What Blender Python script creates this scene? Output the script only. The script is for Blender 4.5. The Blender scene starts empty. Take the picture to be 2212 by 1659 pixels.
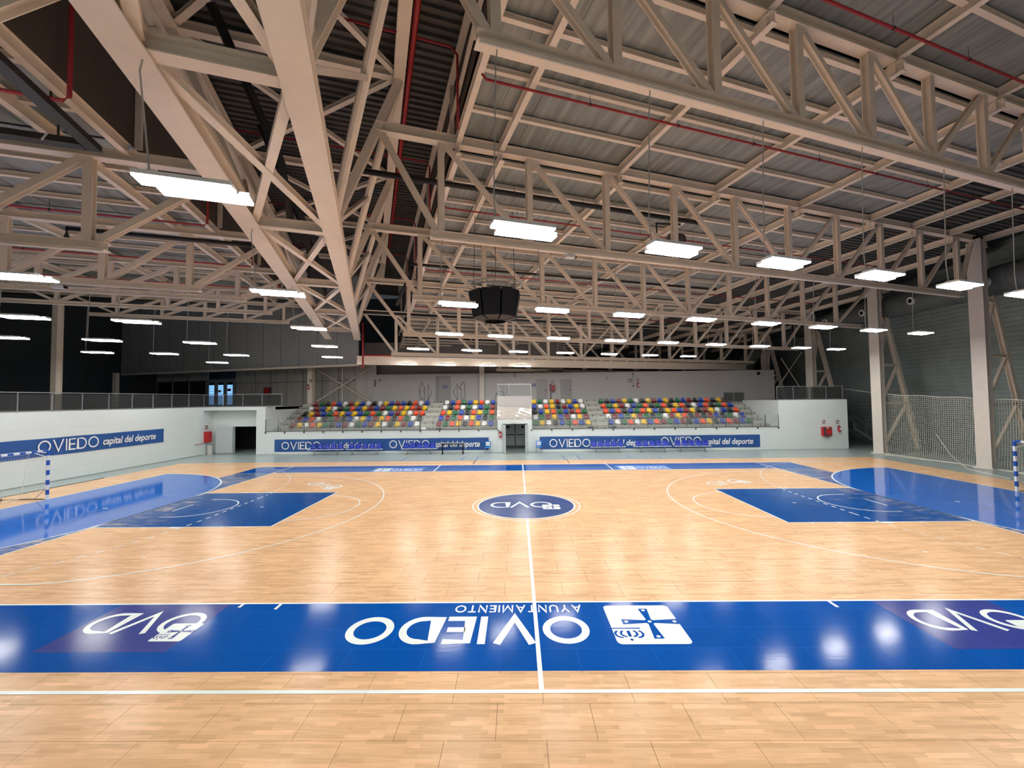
import bpy, bmesh, math, random
from mathutils import Vector, Matrix
random.seed(7)
C = bpy.context.scene.collection
SC = bpy.context.scene
# ------------------------------------------------------------------ camera
F_PX, CAM = 901.4, Vector((-0.2887, -15.834, 3.9856))
yaw, pitch, roll = -0.01197, 0.03589, -0.01113
fw = Vector((math.sin(yaw)*math.cos(pitch), math.cos(yaw)*math.cos(pitch), math.sin(pitch)))
rt = Vector((math.cos(yaw), -math.sin(yaw), 0)); up = rt.cross(fw)
r2 = math.cos(roll)*rt + math.sin(roll)*up; u2 = -math.sin(roll)*rt + math.cos(roll)*up
cd = bpy.data.cameras.new('camera'); cam = bpy.data.objects.new('camera', cd); C.objects.link(cam)
cd.sensor_width = 36; cd.lens = F_PX/2212*36; cd.clip_end = 300; cd.clip_start = 0.05
cam.matrix_world = Matrix(((r2.x, u2.x, -fw.x, CAM.x), (r2.y, u2.y, -fw.y, CAM.y), (r2.z, u2.z, -fw.z, CAM.z), (0, 0, 0, 1)))
SC.camera = cam
# ------------------------------------------------------------------ world, exposure
w = bpy.data.worlds.new('world'); SC.world = w; w.use_nodes = True
w.node_tree.nodes['Background'].inputs[0].default_value = (0.75, 0.85, 1, 1)
w.node_tree.nodes['Background'].inputs[1].default_value = 0.05
SC.view_settings.view_transform = 'Standard'; SC.view_settings.look = 'None'
SC.view_settings.gamma = 1; SC.view_settings.use_curve_mapping = False
SC.view_settings.exposure = 0.07
LAMP_STRENGTH = 52.0
# ------------------------------------------------------------------ materials
MATS = {}
A19 = math.radians(19.3)
def mat(name, col, rough=0.5, metal=0.0, spec=0.5, noise=0.0, nscale=8.0, bump=0.0, coat=0.0, emis=None, estr=0.0, stretch=None, rot=0.0):
    m = bpy.data.materials.new(name); m.use_nodes = True; nt = m.node_tree; b = nt.nodes['Principled BSDF']
    b.inputs['Base Color'].default_value = (*col, 1); b.inputs['Roughness'].default_value = rough
    b.inputs['Metallic'].default_value = metal; b.inputs['Specular IOR Level'].default_value = spec
    b.inputs['Coat Weight'].default_value = coat
    if emis:
        b.inputs['Emission Color'].default_value = (*emis, 1); b.inputs['Emission Strength'].default_value = estr
    if noise > 0 or bump > 0:
        g = nt.nodes.new('ShaderNodeNewGeometry'); n = nt.nodes.new('ShaderNodeTexNoise'); n.inputs['Scale'].default_value = nscale
        n.inputs['Detail'].default_value = 5
        mp = nt.nodes.new('ShaderNodeMapping'); nt.links.new(g.outputs['Position'], mp.inputs[0]); nt.links.new(mp.outputs[0], n.inputs['Vector'])
        if stretch:
            mp.vector_type = 'TEXTURE' if False else 'POINT'; mp.inputs['Scale'].default_value = stretch
            if rot:
                m0 = nt.nodes.new('ShaderNodeMapping'); m0.inputs['Rotation'].default_value = (0, 0, -rot); nt.links.new(g.outputs['Position'], m0.inputs[0]); nt.links.new(m0.outputs[0], mp.inputs[0])
        if noise > 0:
            r = nt.nodes.new('ShaderNodeMapRange'); r.inputs[1].default_value = 0.3; r.inputs[2].default_value = 0.7
            r.inputs[3].default_value = 1-noise; r.inputs[4].default_value = 1+noise*0.6
            mx = nt.nodes.new('ShaderNodeVectorMath'); mx.operation = 'SCALE'; mx.inputs[0].default_value = col
            nt.links.new(n.outputs[0], r.inputs[0]); nt.links.new(r.outputs[0], mx.inputs['Scale']); nt.links.new(mx.outputs[0], b.inputs['Base Color'])
        if bump > 0:
            bp = nt.nodes.new('ShaderNodeBump'); bp.inputs['Strength'].default_value = bump; bp.inputs['Distance'].default_value = 0.02
            nt.links.new(n.outputs[0], bp.inputs['Height']); nt.links.new(bp.outputs[0], b.inputs['Normal'])
    MATS[name] = m; return m
def brick(nt, vec, w_, h_, mortar, off, c1, c2, cm):
    b = nt.nodes.new('ShaderNodeTexBrick'); b.inputs['Scale'].default_value = 1; b.inputs['Brick Width'].default_value = w_
    b.inputs['Row Height'].default_value = h_; b.inputs['Mortar Size'].default_value = mortar; b.offset = off; b.offset_frequency = 2
    b.inputs['Color1'].default_value = (*c1, 1); b.inputs['Color2'].default_value = (*c2, 1); b.inputs['Mortar'].default_value = (*cm, 1)
    b.inputs['Mortar Smooth'].default_value = 0.0
    nt.links.new(vec, b.inputs['Vector']); return b
def posvec(nt, off=(0, 0, 0), sc=(1, 1, 1)):
    g = nt.nodes.new('ShaderNodeNewGeometry'); a = nt.nodes.new('ShaderNodeVectorMath'); a.operation = 'ADD'; a.inputs[1].default_value = off
    s = nt.nodes.new('ShaderNodeVectorMath'); s.operation = 'MULTIPLY'; s.inputs[1].default_value = sc
    nt.links.new(g.outputs['Position'], a.inputs[0]); nt.links.new(a.outputs[0], s.inputs[0]); return s.outputs[0]
def wood_mat():
    m = bpy.data.materials.new('parquet'); m.use_nodes = True; nt = m.node_tree; b = nt.nodes['Principled BSDF']
    L = nt.links.new
    a = brick(nt, posvec(nt, (121.3, 70.22, 0)), 0.47, 0.0667, 0.0, 0.37, (0.86, 0.845, 0.81), (1.05, 1.05, 1.05), (0.9, 0.9, 0.9))
    a2 = brick(nt, posvec(nt, (131.9, 70.22, 0)), 0.79, 0.0667, 0.0, 0.61, (0.91, 0.90, 0.88), (1.05, 1.05, 1.05), (1, 1, 1))
    p = brick(nt, posvec(nt, (120.59, 70.22, 0)), 1.2, 0.6, 0.0, 0.5, (0.96, 0.96, 0.96), (1.03, 1.03, 1.02), (1, 1, 1))
    n = nt.nodes.new('ShaderNodeTexNoise'); n.inputs['Scale'].default_value = 1.0; n.inputs['Detail'].default_value = 6
    L(posvec(nt, (0, 0, 0), (2.5, 34, 1)), n.inputs['Vector'])
    r = nt.nodes.new('ShaderNodeValToRGB'); r.color_ramp.elements[0].position = 0.25; r.color_ramp.elements[1].position = 0.75
    r.color_ramp.elements[0].color = (0.70, 0.43, 0.235, 1); r.color_ramp.elements[1].color = (0.85, 0.545, 0.32, 1)
    L(n.outputs[0], r.inputs[0])
    x = r.outputs[0]
    for q in (a, a2, p):
        mu = nt.nodes.new('ShaderNodeVectorMath'); mu.operation = 'MULTIPLY'; L(x, mu.inputs[0]); L(q.outputs['Color'], mu.inputs[1]); x = mu.outputs[0]
    L(x, b.inputs['Base Color'])
    n2 = nt.nodes.new('ShaderNodeTexNoise'); n2.inputs['Scale'].default_value = 0.6; L(posvec(nt), n2.inputs['Vector'])
    rr = nt.nodes.new('ShaderNodeMapRange'); rr.inputs[3].default_value = 0.20; rr.inputs[4].default_value = 0.27; L(n2.outputs[0], rr.inputs[0]); L(rr.outputs[0], b.inputs['Roughness'])
    n3 = nt.nodes.new('ShaderNodeTexNoise'); n3.inputs['Scale'].default_value = 1; n3.inputs['Detail'].default_value = 2; L(posvec(nt, (0, 0, 0), (3, 9, 1)), n3.inputs['Vector'])
    bp = nt.nodes.new('ShaderNodeBump'); bp.inputs['Strength'].default_value = 0.05; bp.inputs['Distance'].default_value = 0.01; L(n3.outputs[0], bp.inputs['Height']); L(bp.outputs[0], b.inputs['Normal'])
    b.inputs['Specular IOR Level'].default_value = 0.10
    MATS['wood'] = m
def paint_mat(name, col, rough=0.18, wear=0.0, seam=0.55, bump=0.04, spec=0.35):
    m = bpy.data.materials.new(name); m.use_nodes = True; nt = m.node_tree; b = nt.nodes['Principled BSDF']; L = nt.links.new
    lighter = tuple(min(1, c*(0.6+0.4*seam)+0.025) for c in col)
    p = brick(nt, posvec(nt, (120.59, 70.22, 0)), 1.2, 0.6, 0.003, 0.5, tuple(c*0.95 for c in col), tuple(c*1.04 for c in col), lighter)
    out = p.outputs['Color']
    if wear > 0:
        n = nt.nodes.new('ShaderNodeTexNoise'); n.inputs['Scale'].default_value = 1; n.inputs['Detail'].default_value = 8; L(posvec(nt, (0, 0, 0), (1.3, 9, 1)), n.inputs['Vector'])
        n1 = nt.nodes.new('ShaderNodeTexNoise'); n1.inputs['Scale'].default_value = 0.7; L(posvec(nt), n1.inputs['Vector'])
        # wear grows towards the baselines under the baskets
        g = nt.nodes.new('ShaderNodeSeparateXYZ'); L(posvec(nt), g.inputs[0])
        ab = nt.nodes.new('ShaderNodeMath'); ab.operation = 'ABSOLUTE'; L(g.outputs[0], ab.inputs[0])
        mr = nt.nodes.new('ShaderNodeMapRange'); mr.inputs[1].default_value = 10.5; mr.inputs[2].default_value = 14.0; mr.inputs[3].default_value = -0.20; mr.inputs[4].default_value = 0.05; L(ab.outputs[0], mr.inputs[0])
        ad = nt.nodes.new('ShaderNodeMath'); L(n.outputs[0], ad.inputs[0]); L(mr.outputs[0], ad.inputs[1])
        ad2 = nt.nodes.new('ShaderNodeMath'); ad2.operation = 'MULTIPLY_ADD'; L(n1.outputs[0], ad2.inputs[0]); ad2.inputs[1].default_value = 0.25; L(ad.outputs[0], ad2.inputs[2])
        r = nt.nodes.new('ShaderNodeMapRange'); r.inputs[1].default_value = 0.66; r.inputs[2].default_value = 0.84; r.inputs[3].default_value = 0; r.inputs[4].default_value = wear; L(ad2.outputs[0], r.inputs[0])
        mx = nt.nodes.new('ShaderNodeMix'); mx.data_type = 'RGBA'; L(r.outputs[0], mx.inputs[0]); L(out, mx.inputs[6]); mx.inputs[7].default_value = (0.62, 0.50, 0.33, 1); out = mx.outputs[2]
    L(out, b.inputs['Base Color']); b.inputs['Roughness'].default_value = rough; b.inputs['Specular IOR Level'].default_value = spec
    n3 = nt.nodes.new('ShaderNodeTexNoise'); n3.inputs['Scale'].default_value = 1; n3.inputs['Detail'].default_value = 3; L(posvec(nt, (0, 0, 0), (5, 14, 1)), n3.inputs['Vector'])
    bp = nt.nodes.new('ShaderNodeBump'); bp.inputs['Strength'].default_value = bump; bp.inputs['Distance'].default_value = 0.01; L(n3.outputs[0], bp.inputs['Height']); L(bp.outputs[0], b.inputs['Normal'])
    MATS[name] = m
wood_mat()
paint_mat('blue_band', (0.002, 0.078, 0.36), 0.115, seam=2.0, spec=0.05, bump=0.05)
paint_mat('blue_key', (0.002, 0.072, 0.30), 0.15, wear=0.7, seam=1.6, spec=0.2)
paint_mat('blue_goal', (0.004, 0.125, 0.56), 0.075, seam=1.15, bump=0.02, spec=0.6)
paint_mat('purple', (0.035, 0.052, 0.26), 0.16, seam=1.4, bump=0.04, spec=0.08)
paint_mat('purple_c', (0.030, 0.070, 0.235), 0.2, seam=1.3)
paint_mat('sky_patch', (0.10, 0.26, 0.72), 0.2, seam=1.1)
paint_mat('line_white', (0.80, 0.88, 0.86), 0.25, seam=0.55)
mat('grey_floor', (0.33, 0.395, 0.385), 0.28, noise=0.06, nscale=1.5)
mat('sub_floor', (0.06, 0.05, 0.04), 0.9)
mat('white_wall', (0.68, 0.745, 0.745), 0.55, noise=0.02, nscale=2)
mat('wall_joint', (0.56, 0.62, 0.62), 0.6)
mat('rooms_wall', (0.54, 0.525, 0.52), 0.6, noise=0.02, nscale=2)
mat('steel', (0.86, 0.755, 0.64), 0.42, noise=0.04, nscale=3)
mat('col_paint', (0.72, 0.665, 0.60), 0.4, noise=0.04, nscale=3)
mat('dark_deck', (0.085, 0.08, 0.075), 0.5, noise=0.2, nscale=2)
mat('dark_deck_right', (0.075, 0.08, 0.083), 0.45, noise=0.2, nscale=2)
mat('dark_wall', (0.050, 0.054, 0.056), 0.6, noise=0.1, nscale=1)
mat('brown_wall', (0.075, 0.062, 0.055), 0.6, noise=0.1, nscale=1)
mat('grey_panel_wall', (0.36, 0.37, 0.37), 0.4, noise=0.05, nscale=1)
mat('upper_wall', (0.24, 0.225, 0.215), 0.5, noise=0.05, nscale=1)
mat('facade_panel', (0.52, 0.50, 0.455), 0.35, noise=0.15, nscale=2, stretch=(1, 1, 0.2))
mat('rib_wall', (0.26, 0.305, 0.30), 0.25, noise=0.12, nscale=1.2)
mat('roof_sheet', (0.29, 0.315, 0.305), 0.42, noise=0.35, nscale=1.0, stretch=(5.0, 0.35, 1), rot=A19)
mat('concrete', (0.33, 0.33, 0.30), 0.8, noise=0.12, nscale=5)
mat('concrete_light', (0.45, 0.45, 0.40), 0.8, noise=0.08, nscale=5)
mat('red_pipe', (0.36, 0.02, 0.03), 0.35)
mat('black_pipe', (0.02, 0.02, 0.022), 0.5)
mat('duct', (0.11, 0.125, 0.125), 0.4)
mat('grey_metal', (0.33, 0.34, 0.34), 0.4, metal=0.3)
mat('dark_metal', (0.10, 0.10, 0.10), 0.4, metal=0.5)
mat('rail_metal', (0.30, 0.31, 0.32), 0.35, metal=0.5)
mat('black', (0.004, 0.004, 0.008), 0.6, spec=0.25)
mat('black_grille', (0.05, 0.05, 0.05), 0.6)
mat('white_plastic', (0.82, 0.82, 0.80), 0.35)
mat('cable', (0.42, 0.42, 0.40), 0.6)
mat('housing', (0.72, 0.74, 0.74), 0.4)
mat('tube_light', (1, 1, 1), 0.5, emis=(1.0, 0.985, 0.95), estr=LAMP_STRENGTH)
mat('banner', (0.016, 0.085, 0.30), 0.45, noise=0.12, nscale=1.5)
mat('banner_worn', (0.035, 0.09, 0.27), 0.45, noise=0.25, nscale=3, stretch=(1, 0.1, 9))
mat('letter', (0.85, 0.86, 0.86), 0.5)
mat('bench_blue', (0.004, 0.03, 0.38), 0.3)
mat('sky_chair', (0.02, 0.22, 0.62), 0.35)
mat('fire_red', (0.50, 0.015, 0.02), 0.3)
mat('sign_dark', (0.13, 0.02, 0.02), 0.5)
mat('sign_blue', (0.02, 0.06, 0.30), 0.5)
mat('door_grey', (0.50, 0.56, 0.57), 0.4)
mat('door_dark', (0.13, 0.135, 0.135), 0.4)
mat('door_room', (0.36, 0.35, 0.35), 0.45)
mat('wrap', (0.42, 0.39, 0.35), 0.12, noise=0.10, nscale=2.2, bump=0.6)
mat('net_cord', (0.74, 0.74, 0.64), 0.8)
mat('goal_blue', (0.01, 0.09, 0.42), 0.35)
mat('goal_white', (0.80, 0.80, 0.78), 0.35)
mat('void', (0.012, 0.010, 0.012), 0.8)
mat('ink', (0.05, 0.05, 0.06), 0.6)
mat('ink_grey', (0.30, 0.31, 0.33), 0.6)
mat('blue_line', (0.02, 0.10, 0.38), 0.4)
mat('yellow_mark', (0.75, 0.62, 0.10), 0.4)
mat('daylight', (0.1, 0.2, 0.4), 0.3, emis=(0.22, 0.50, 0.95), estr=1.3)
mat('orange_strap', (0.8, 0.25, 0.02), 0.5)
SEAT = dict(m=('maroon', (0.22, 0.012, 0.018)), g=('green', (0.0, 0.13, 0.04)), k=('black', (0.012, 0.013, 0.018)), o=('orange', (0.80, 0.085, 0.02)),
            b=('blue', (0.008, 0.045, 0.38)), w=('white', (0.80, 0.80, 0.80)), y=('yellow', (0.80, 0.50, 0.01)))
for k_, (n_, c_) in SEAT.items(): mat('seat_'+n_, c_, 0.3)
def glass_mat(name, tint, alpha):
    m = bpy.data.materials.new(name); m.use_nodes = True; nt = m.node_tree; o = nt.nodes['Material Output']
    t = nt.nodes.new('ShaderNodeBsdfTransparent'); t.inputs[0].default_value = (0.97, 0.98, 0.98, 1)
    p = nt.nodes['Principled BSDF']; p.inputs['Base Color'].default_value = (*tint, 1); p.inputs['Roughness'].default_value = 0.1
    mx = nt.nodes.new('ShaderNodeMixShader'); mx.inputs[0].default_value = alpha
    nt.links.new(t.outputs[0], mx.inputs[1]); nt.links.new(p.outputs[0], mx.inputs[2]); nt.links.new(mx.outputs[0], o.inputs[0]); MATS[name] = m
glass_mat('glass', (0.5, 0.55, 0.55), 0.10); glass_mat('mesh_glass', (0.045, 0.05, 0.05), 0.55)
# ------------------------------------------------------------------ mesh helpers
class MB:
    def __init__(s): s.v = []; s.f = []
    def quad(s, a, b, c, d):
        n = len(s.v); s.v += [tuple(a), tuple(b), tuple(c), tuple(d)]; s.f.append((n, n+1, n+2, n+3)); return s
    def poly(s, pts):
        n = len(s.v); s.v += [tuple(p) for p in pts]; s.f.append(tuple(range(n, n+len(pts)))); return s
    def box(s, x0, y0, z0, x1, y1, z1):
        n = len(s.v)
        s.v += [(x0, y0, z0), (x1, y0, z0), (x1, y1, z0), (x0, y1, z0), (x0, y0, z1), (x1, y0, z1), (x1, y1, z1), (x0, y1, z1)]
        s.f += [tuple(n+i for i in q) for q in ((0, 3, 2, 1), (4, 5, 6, 7), (0, 1, 5, 4), (1, 2, 6, 5), (2, 3, 7, 6), (3, 0, 4, 7))]; return s
    def bar(s, p0, p1, w_, h_, ref=Vector((0, 0, 1)), du=0, dv=0):
        p0 = Vector(p0); p1 = Vector(p1); d = (p1-p0).normalized()
        if abs(d.dot(ref)) > 0.97: ref = Vector((0, 1, 0)) if abs(d.y) < 0.9 else Vector((1, 0, 0))
        side = d.cross(ref).normalized(); upv = side.cross(d).normalized(); n = len(s.v)
        for p in (p0, p1):
            for a, b in ((-1, -1), (1, -1), (1, 1), (-1, 1)):
                s.v.append(tuple(p + side*(du+a*w_/2) + upv*(dv+b*h_/2)))
        s.f += [tuple(n+i for i in q) for q in ((0, 1, 2, 3), (7, 6, 5, 4), (0, 4, 5, 1), (1, 5, 6, 2), (2, 6, 7, 3), (3, 7, 4, 0))]; return s
    def ibeam(s, p0, p1, w_, h_, t=0.022, ref=Vector((0, 0, 1))):
        s.bar(p0, p1, w_, t, ref, 0, -h_/2+t/2); s.bar(p0, p1, w_, t, ref, 0, h_/2-t/2); s.bar(p0, p1, t*0.7, h_-2*t, ref); return s
    def tube(s, pts, r, n_=6):
        pts = [Vector(p) for p in pts]; base = len(s.v); rings = []
        for i, p in enumerate(pts):
            d = (pts[min(i+1, len(pts)-1)] - pts[max(i-1, 0)]).normalized(); ref = Vector((0, 0, 1)) if abs(d.z) < 0.9 else Vector((1, 0, 0))
            a = d.cross(ref).normalized(); b = a.cross(d); ring = []
            for k in range(n_):
                t = 2*math.pi*k/n_; ring.append(len(s.v)); s.v.append(tuple(p + a*math.cos(t)*r + b*math.sin(t)*r))
            rings.append(ring)
        for i in range(len(rings)-1):
            for k in range(n_): s.f.append((rings[i][k], rings[i][(k+1) % n_], rings[i+1][(k+1) % n_], rings[i+1][k]))
        s.f.append(tuple(reversed(rings[0]))); s.f.append(tuple(rings[-1])); return s
    def grid(s, fn, nu, nv):
        n = len(s.v)
        for i in range(nu+1):
            for j in range(nv+1): s.v.append(tuple(fn(i/nu, j/nv)))
        for i in range(nu):
            for j in range(nv): a = n+i*(nv+1)+j; s.f.append((a, a+nv+1, a+nv+2, a+1))
        return s
    def arc(s, cx, cy, r, a0, a1, w_, z, n_=48, dash=None):
        tot = abs(a1-a0)*r
        segs = [(a0+(a1-a0)*i/n_, a0+(a1-a0)*(i+1)/n_) for i in range(n_)]
        if dash:
            m_ = int(tot/(2*dash)); st = (a1-a0)/m_; segs = [(a0+i*st, a0+i*st+st/2) for i in range(m_)]
        for t0, t1 in segs:
            ri, ro = r-w_/2, r+w_/2
            s.quad((cx+ri*math.cos(t0), cy+ri*math.sin(t0), z), (cx+ro*math.cos(t0), cy+ro*math.sin(t0), z), (cx+ro*math.cos(t1), cy+ro*math.sin(t1), z), (cx+ri*math.cos(t1), cy+ri*math.sin(t1), z))
        return s
    def mesh(s, name, m):
        me = bpy.data.meshes.new(name); me.from_pydata(s.v, [], s.f); me.update()
        if m: me.materials.append(MATS[m])
        return me
    def obj(s, name, m, parent=None, smooth=False, **tags):
        me = s.mesh(name, m)
        if smooth: me.polygons.foreach_set('use_smooth', [True]*len(me.polygons))
        return link(name, me, parent, **tags)
def link(name, me, parent=None, **tags):
    o = bpy.data.objects.new(name, me); C.objects.link(o)
    if parent is not None:
        o.parent = parent
        if parent.location.length > 0 or parent.rotation_euler.z: o.matrix_parent_inverse = pinv(parent)
    for k, v in tags.items():
        if v is not None: o[k] = v
    return o
def pinv(p):
    m = Matrix.Translation(p.location) @ Matrix.Rotation(p.rotation_euler.z, 4, 'Z'); return m.inverted()
def thing(name, label, cat, loc=(0, 0, 0), rz=0, group=None):
    o = bpy.data.objects.new(name, None); C.objects.link(o); o.location = loc; o.rotation_euler = (0, 0, rz); o.empty_display_size = 0.2
    o['label'] = label; o['category'] = cat
    if group: o['group'] = group
    return o
def struct(name, mb, m, parent=None):
    o = mb.obj(name, m, parent)
    if parent is None: o['kind'] = 'structure'
    return o
def local(mb, name, m, parent, smooth=False):     # mesh given in the parent's own coordinates
    me = mb.mesh(name, m)
    if smooth: me.polygons.foreach_set('use_smooth', [True]*len(me.polygons))
    o = bpy.data.objects.new(name, me); C.objects.link(o); o.parent = parent; return o
ORD = ['first', 'second', 'third', 'fourth', 'fifth', 'sixth', 'seventh', 'eighth', 'ninth', 'tenth', 'eleventh', 'twelfth', 'thirteenth', 'fourteenth',
       'fifteenth', 'sixteenth', 'seventeenth', 'eighteenth', 'nineteenth', 'twentieth', 'twenty-first', 'twenty-second']
A_ = math.radians(19.3); U = Vector((math.cos(A_), math.sin(A_), 0)); V = Vector((-math.sin(A_), math.cos(A_), 0)); ZV = Vector((0, 0, 1))
def P(u, v, z): return U*u + V*v + ZV*z
VK = lambda k: -1.67 + 6.14*k                       # plane of truss k
# ------------------------------------------------------------------ floor
fl = struct('floor', MB().box(-45, -26, -0.3, 33, 34, -0.012), 'grey_floor')
PX0, PX1, PY0, PY1 = -22.4, 22.3, -13.2, 11.45
MB().poly([(PX0, PY0, -0.008), (PX1, PY0, -0.008), (PX1, PY1, -0.008), (PX0, PY1, -0.008)]).obj('sub_floor', 'sub_floor', fl)
rest = MB(); panels = []
for r in range(-3, 42):
    y0 = -13.22 + 0.6*(r+0); y1 = y0+0.6
    row = int(round((y0+10.22)/0.6)) + 1000
    y0c, y1c = max(y0, PY0), min(y1, PY1)
    if y1c - y0c < 0.05: continue
    # rows whose index is odd (row -10.82..-10.22) have their joints at -0.59 + 1.2n
    base = -0.59 if row % 2 == 1 else 0.01
    n = -22
    while True:
        x0 = base + 1.2*n; x1 = x0+1.2; n += 1
        if x0 > PX1: break
        a, b = max(x0, PX0), min(x1, PX1)
        if b-a < 0.05: continue
        panels.append((math.hypot((a+b)/2+0.29, (y0c+y1c)/2+15.83), a, b, y0c, y1c))
vis = [p for p in panels if p[3] > -11.9 and abs((p[1]+p[2])/2+0.29) < (p[4]+15.83)*1.25+0.5]
vis.sort(); near = set(vis[:290]); G = 0.0026
shared = {}
for p in panels:
    _, a, b, y0, y1 = p
    if p in near:
        key = (round(b-a, 3), round(y1-y0, 3))
        if key not in shared: shared[key] = MB().box(-(b-a)/2+G, -(y1-y0)/2+G, -0.011, (b-a)/2-G, (y1-y0)/2-G, 0).mesh('parquet_panel', 'wood')
        o = link('parquet_panel', shared[key], fl); o.location = ((a+b)/2, (y0+y1)/2, random.uniform(-0.0003, 0.0))
    else: rest.box(a+G, y0+G, -0.011, b-G, y1-G, 0)
rest.obj('parquet_panel', 'wood', fl, kind='stuff')
Z1, Z2, Z3, Z4 = 0.0012, 0.0024, 0.0036, 0.0048
def rect(mb, x0, y0, x1, y1, z): return mb.quad((x0, y0, z), (x1, y0, z), (x1, y1, z), (x0, y1, z))
m = MB()
rect(m, -16.03, -9.57, 16.03, -7.5, Z1); m.obj('near_sideline_band', 'blue_band', fl)
m = MB(); rect(m, -16.03, 7.5, 16.03, 9.57, Z1); m.obj('far_sideline_band', 'blue_band', fl)
m = MB(); rect(m, -16.03, -7.5, -14, 7.5, Z1); m.obj('baseline_band', 'blue_key', fl)
m = MB(); rect(m, 14, -7.5, 16.03, 7.5, Z1); m.obj('baseline_band', 'blue_key', fl)
for s in (-1, 1):
    m = MB(); rect(m, min(14*s, 8.2*s), -2.45, max(14*s, 8.2*s), 2.45, Z1); m.obj('painted_key', 'blue_key', fl)
    m = MB(); pts = []
    for t in range(25): a = math.pi/2*t/24; pts.append((s*(20-6*math.sin(a)), 1.5+6*math.cos(a), Z2))
    for t in range(25): a = math.pi/2*t/24; pts.append((s*(20-6*math.cos(a)), -1.5-6*math.sin(a), Z2))
    if s < 0: pts.reverse()
    m.poly(pts); m.obj('painted_goal_area', 'blue_goal', fl)
    m = MB(); c = 20*s
    a0 = math.pi/2; sg = 1 if s > 0 else -1
    # goal area line, nine metre dashes
    if s > 0: m.arc(c, 1.5, 6, math.pi/2, math.pi, 0.06, Z3); m.arc(c, -1.5, 6, math.pi, 1.5*math.pi, 0.06, Z3)
    else: m.arc(c, 1.5, 6, 0, math.pi/2, 0.06, Z3); m.arc(c, -1.5, 6, -math.pi/2, 0, 0.06, Z3)
    x = c-6*s; rect(m, x-0.03, -1.5, x+0.03, 1.5, Z3); m.obj('goal_area_line', 'line_white', fl)
    m = MB(); e = math.asin(8.45/9)
    if s > 0: m.arc(c, 1.5, 9, math.pi-e, math.pi, 0.05, Z3, dash=0.2); m.arc(c, -1.5, 9, math.pi, math.pi+e, 0.05, Z3, dash=0.2)
    else: m.arc(c, 1.5, 9, 0, e, 0.05, Z3, dash=0.2); m.arc(c, -1.5, 9, -e, 0, 0.05, Z3, dash=0.2)
    for i in range(8): y = -1.5+0.4*i; rect(m, c-9*s-0.025, y, c-9*s+0.025, y+0.2, Z3)
    m.obj('dashed_line', 'line_white', fl)
    # three point line, free throw arc, key outline, no charge arc
    m = MB(); cx = 12.425*s; e = math.asin(6.6/6.75)
    if s > 0: m.arc(cx, 0, 6.725, math.pi-e, math.pi+e, 0.05, Z3, 90)
    else: m.arc(cx, 0, 6.725, -e, e, 0.05, Z3, 90)
    xs = cx - s*6.725*math.cos(e)
    for y in (-6.575, 6.575): rect(m, min(xs, 14*s), y-0.025, max(xs, 14*s), y+0.025, Z3)
    m.obj('three_point_line', 'line_white', fl)
    m = MB()
    if s > 0: m.arc(8.2, 0, 1.8, math.pi/2, 1.5*math.pi, 0.05, Z3)
    else: m.arc(-8.2, 0, 1.8, -math.pi/2, math.pi/2, 0.05, Z3)
    m.obj('free_throw_arc', 'line_white', fl)
    m = MB()
    for y in (-2.45, 2.45): rect(m, min(14*s, 8.2*s), y-0.025, max(14*s, 8.2*s), y+0.025, Z3)
    rect(m, 8.2*s-0.025, -2.45, 8.2*s+0.025, 2.45, Z3)
    for dx in (1.75, 2.6+0.4, 3.85+0.4, 4.7+0.4):
        for y in (-2.53, 2.53): rect(m, (14-dx)*s-0.025, y-0.05, (14-dx)*s+0.025, y+0.05, Z3)
    for y in (-2.53, 2.53): rect(m, (14-2.8)*s-0.2, y-0.05, (14-2.8)*s+0.2, y+0.05, Z3)
    m.obj('key_line', 'line_white', fl)
    m = MB()
    if s > 0: m.arc(cx, 0, 1.275, math.pi/2, 1.5*math.pi, 0.05, Z3)
    else: m.arc(cx, 0, 1.275, -math.pi/2, math.pi/2, 0.05, Z3)
    for y in (-1.275, 1.275): rect(m, min(cx, cx+0.4*s), y-0.025, max(cx, cx+0.4*s), y+0.025, Z3)
    m.obj('no_charge_arc', 'line_white', fl)
    m = MB(); rect(m, 13*s-0.025, -0.5, 13*s+0.025, 0.5, Z3); rect(m, 16*s-0.025, -0.08, 16*s+0.025, 0.08, Z3); rect(m, 16*s-0.1, -0.02, 16*s+0.1, 0.02, Z4)
    for y in (-5, 0, 5): rect(m, 10*s-0.06, y-0.03, 10*s+0.06, y+0.03, Z4)
    m.obj('penalty_mark', 'line_white', fl)
    m = MB(); rect(m, 14*s-0.025, -7.5, 14*s+0.025, 7.5, Z3); m.obj('baseline', 'line_white', fl)
    # the baseline runs on across the band to its outer edge
    m = MB(); rect(m, 14*s-0.03, 7.5, 14*s+0.03, 9.57, Z3); m.obj('baseline_extension', 'line_white', fl)
    m = MB(); rect(m, 20*s-0.025, -10, 20*s+0.025, 10, Z4); m.obj('goal_line', 'line_white', fl)
    m = MB(); rect(m, 5*s-0.03, 7.5, 5*s+0.03, 10.0, Z3); rect(m, 10*s-0.025, 9.57, 10*s+0.025, 10.15, Z3); m.obj('substitution_mark', 'line_white', fl)
for y in (-7.5, 7.5): m = MB(); rect(m, -14, y-0.025, 14, y+0.025, Z3); m.obj('basketball_sideline', 'line_white', fl)
for y in (-10.0, 10.0): m = MB(); rect(m, -20, y-0.035, 20, y+0.035, Z3); m.obj('handball_sideline', 'line_white', fl)
m = MB(); rect(m, -0.035, -10, 0.035, -1.8, Z4); rect(m, -0.035, 1.8, 0.035, 10.0, Z4); m.obj('centre_line', 'line_white', fl)
m = MB()
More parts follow.
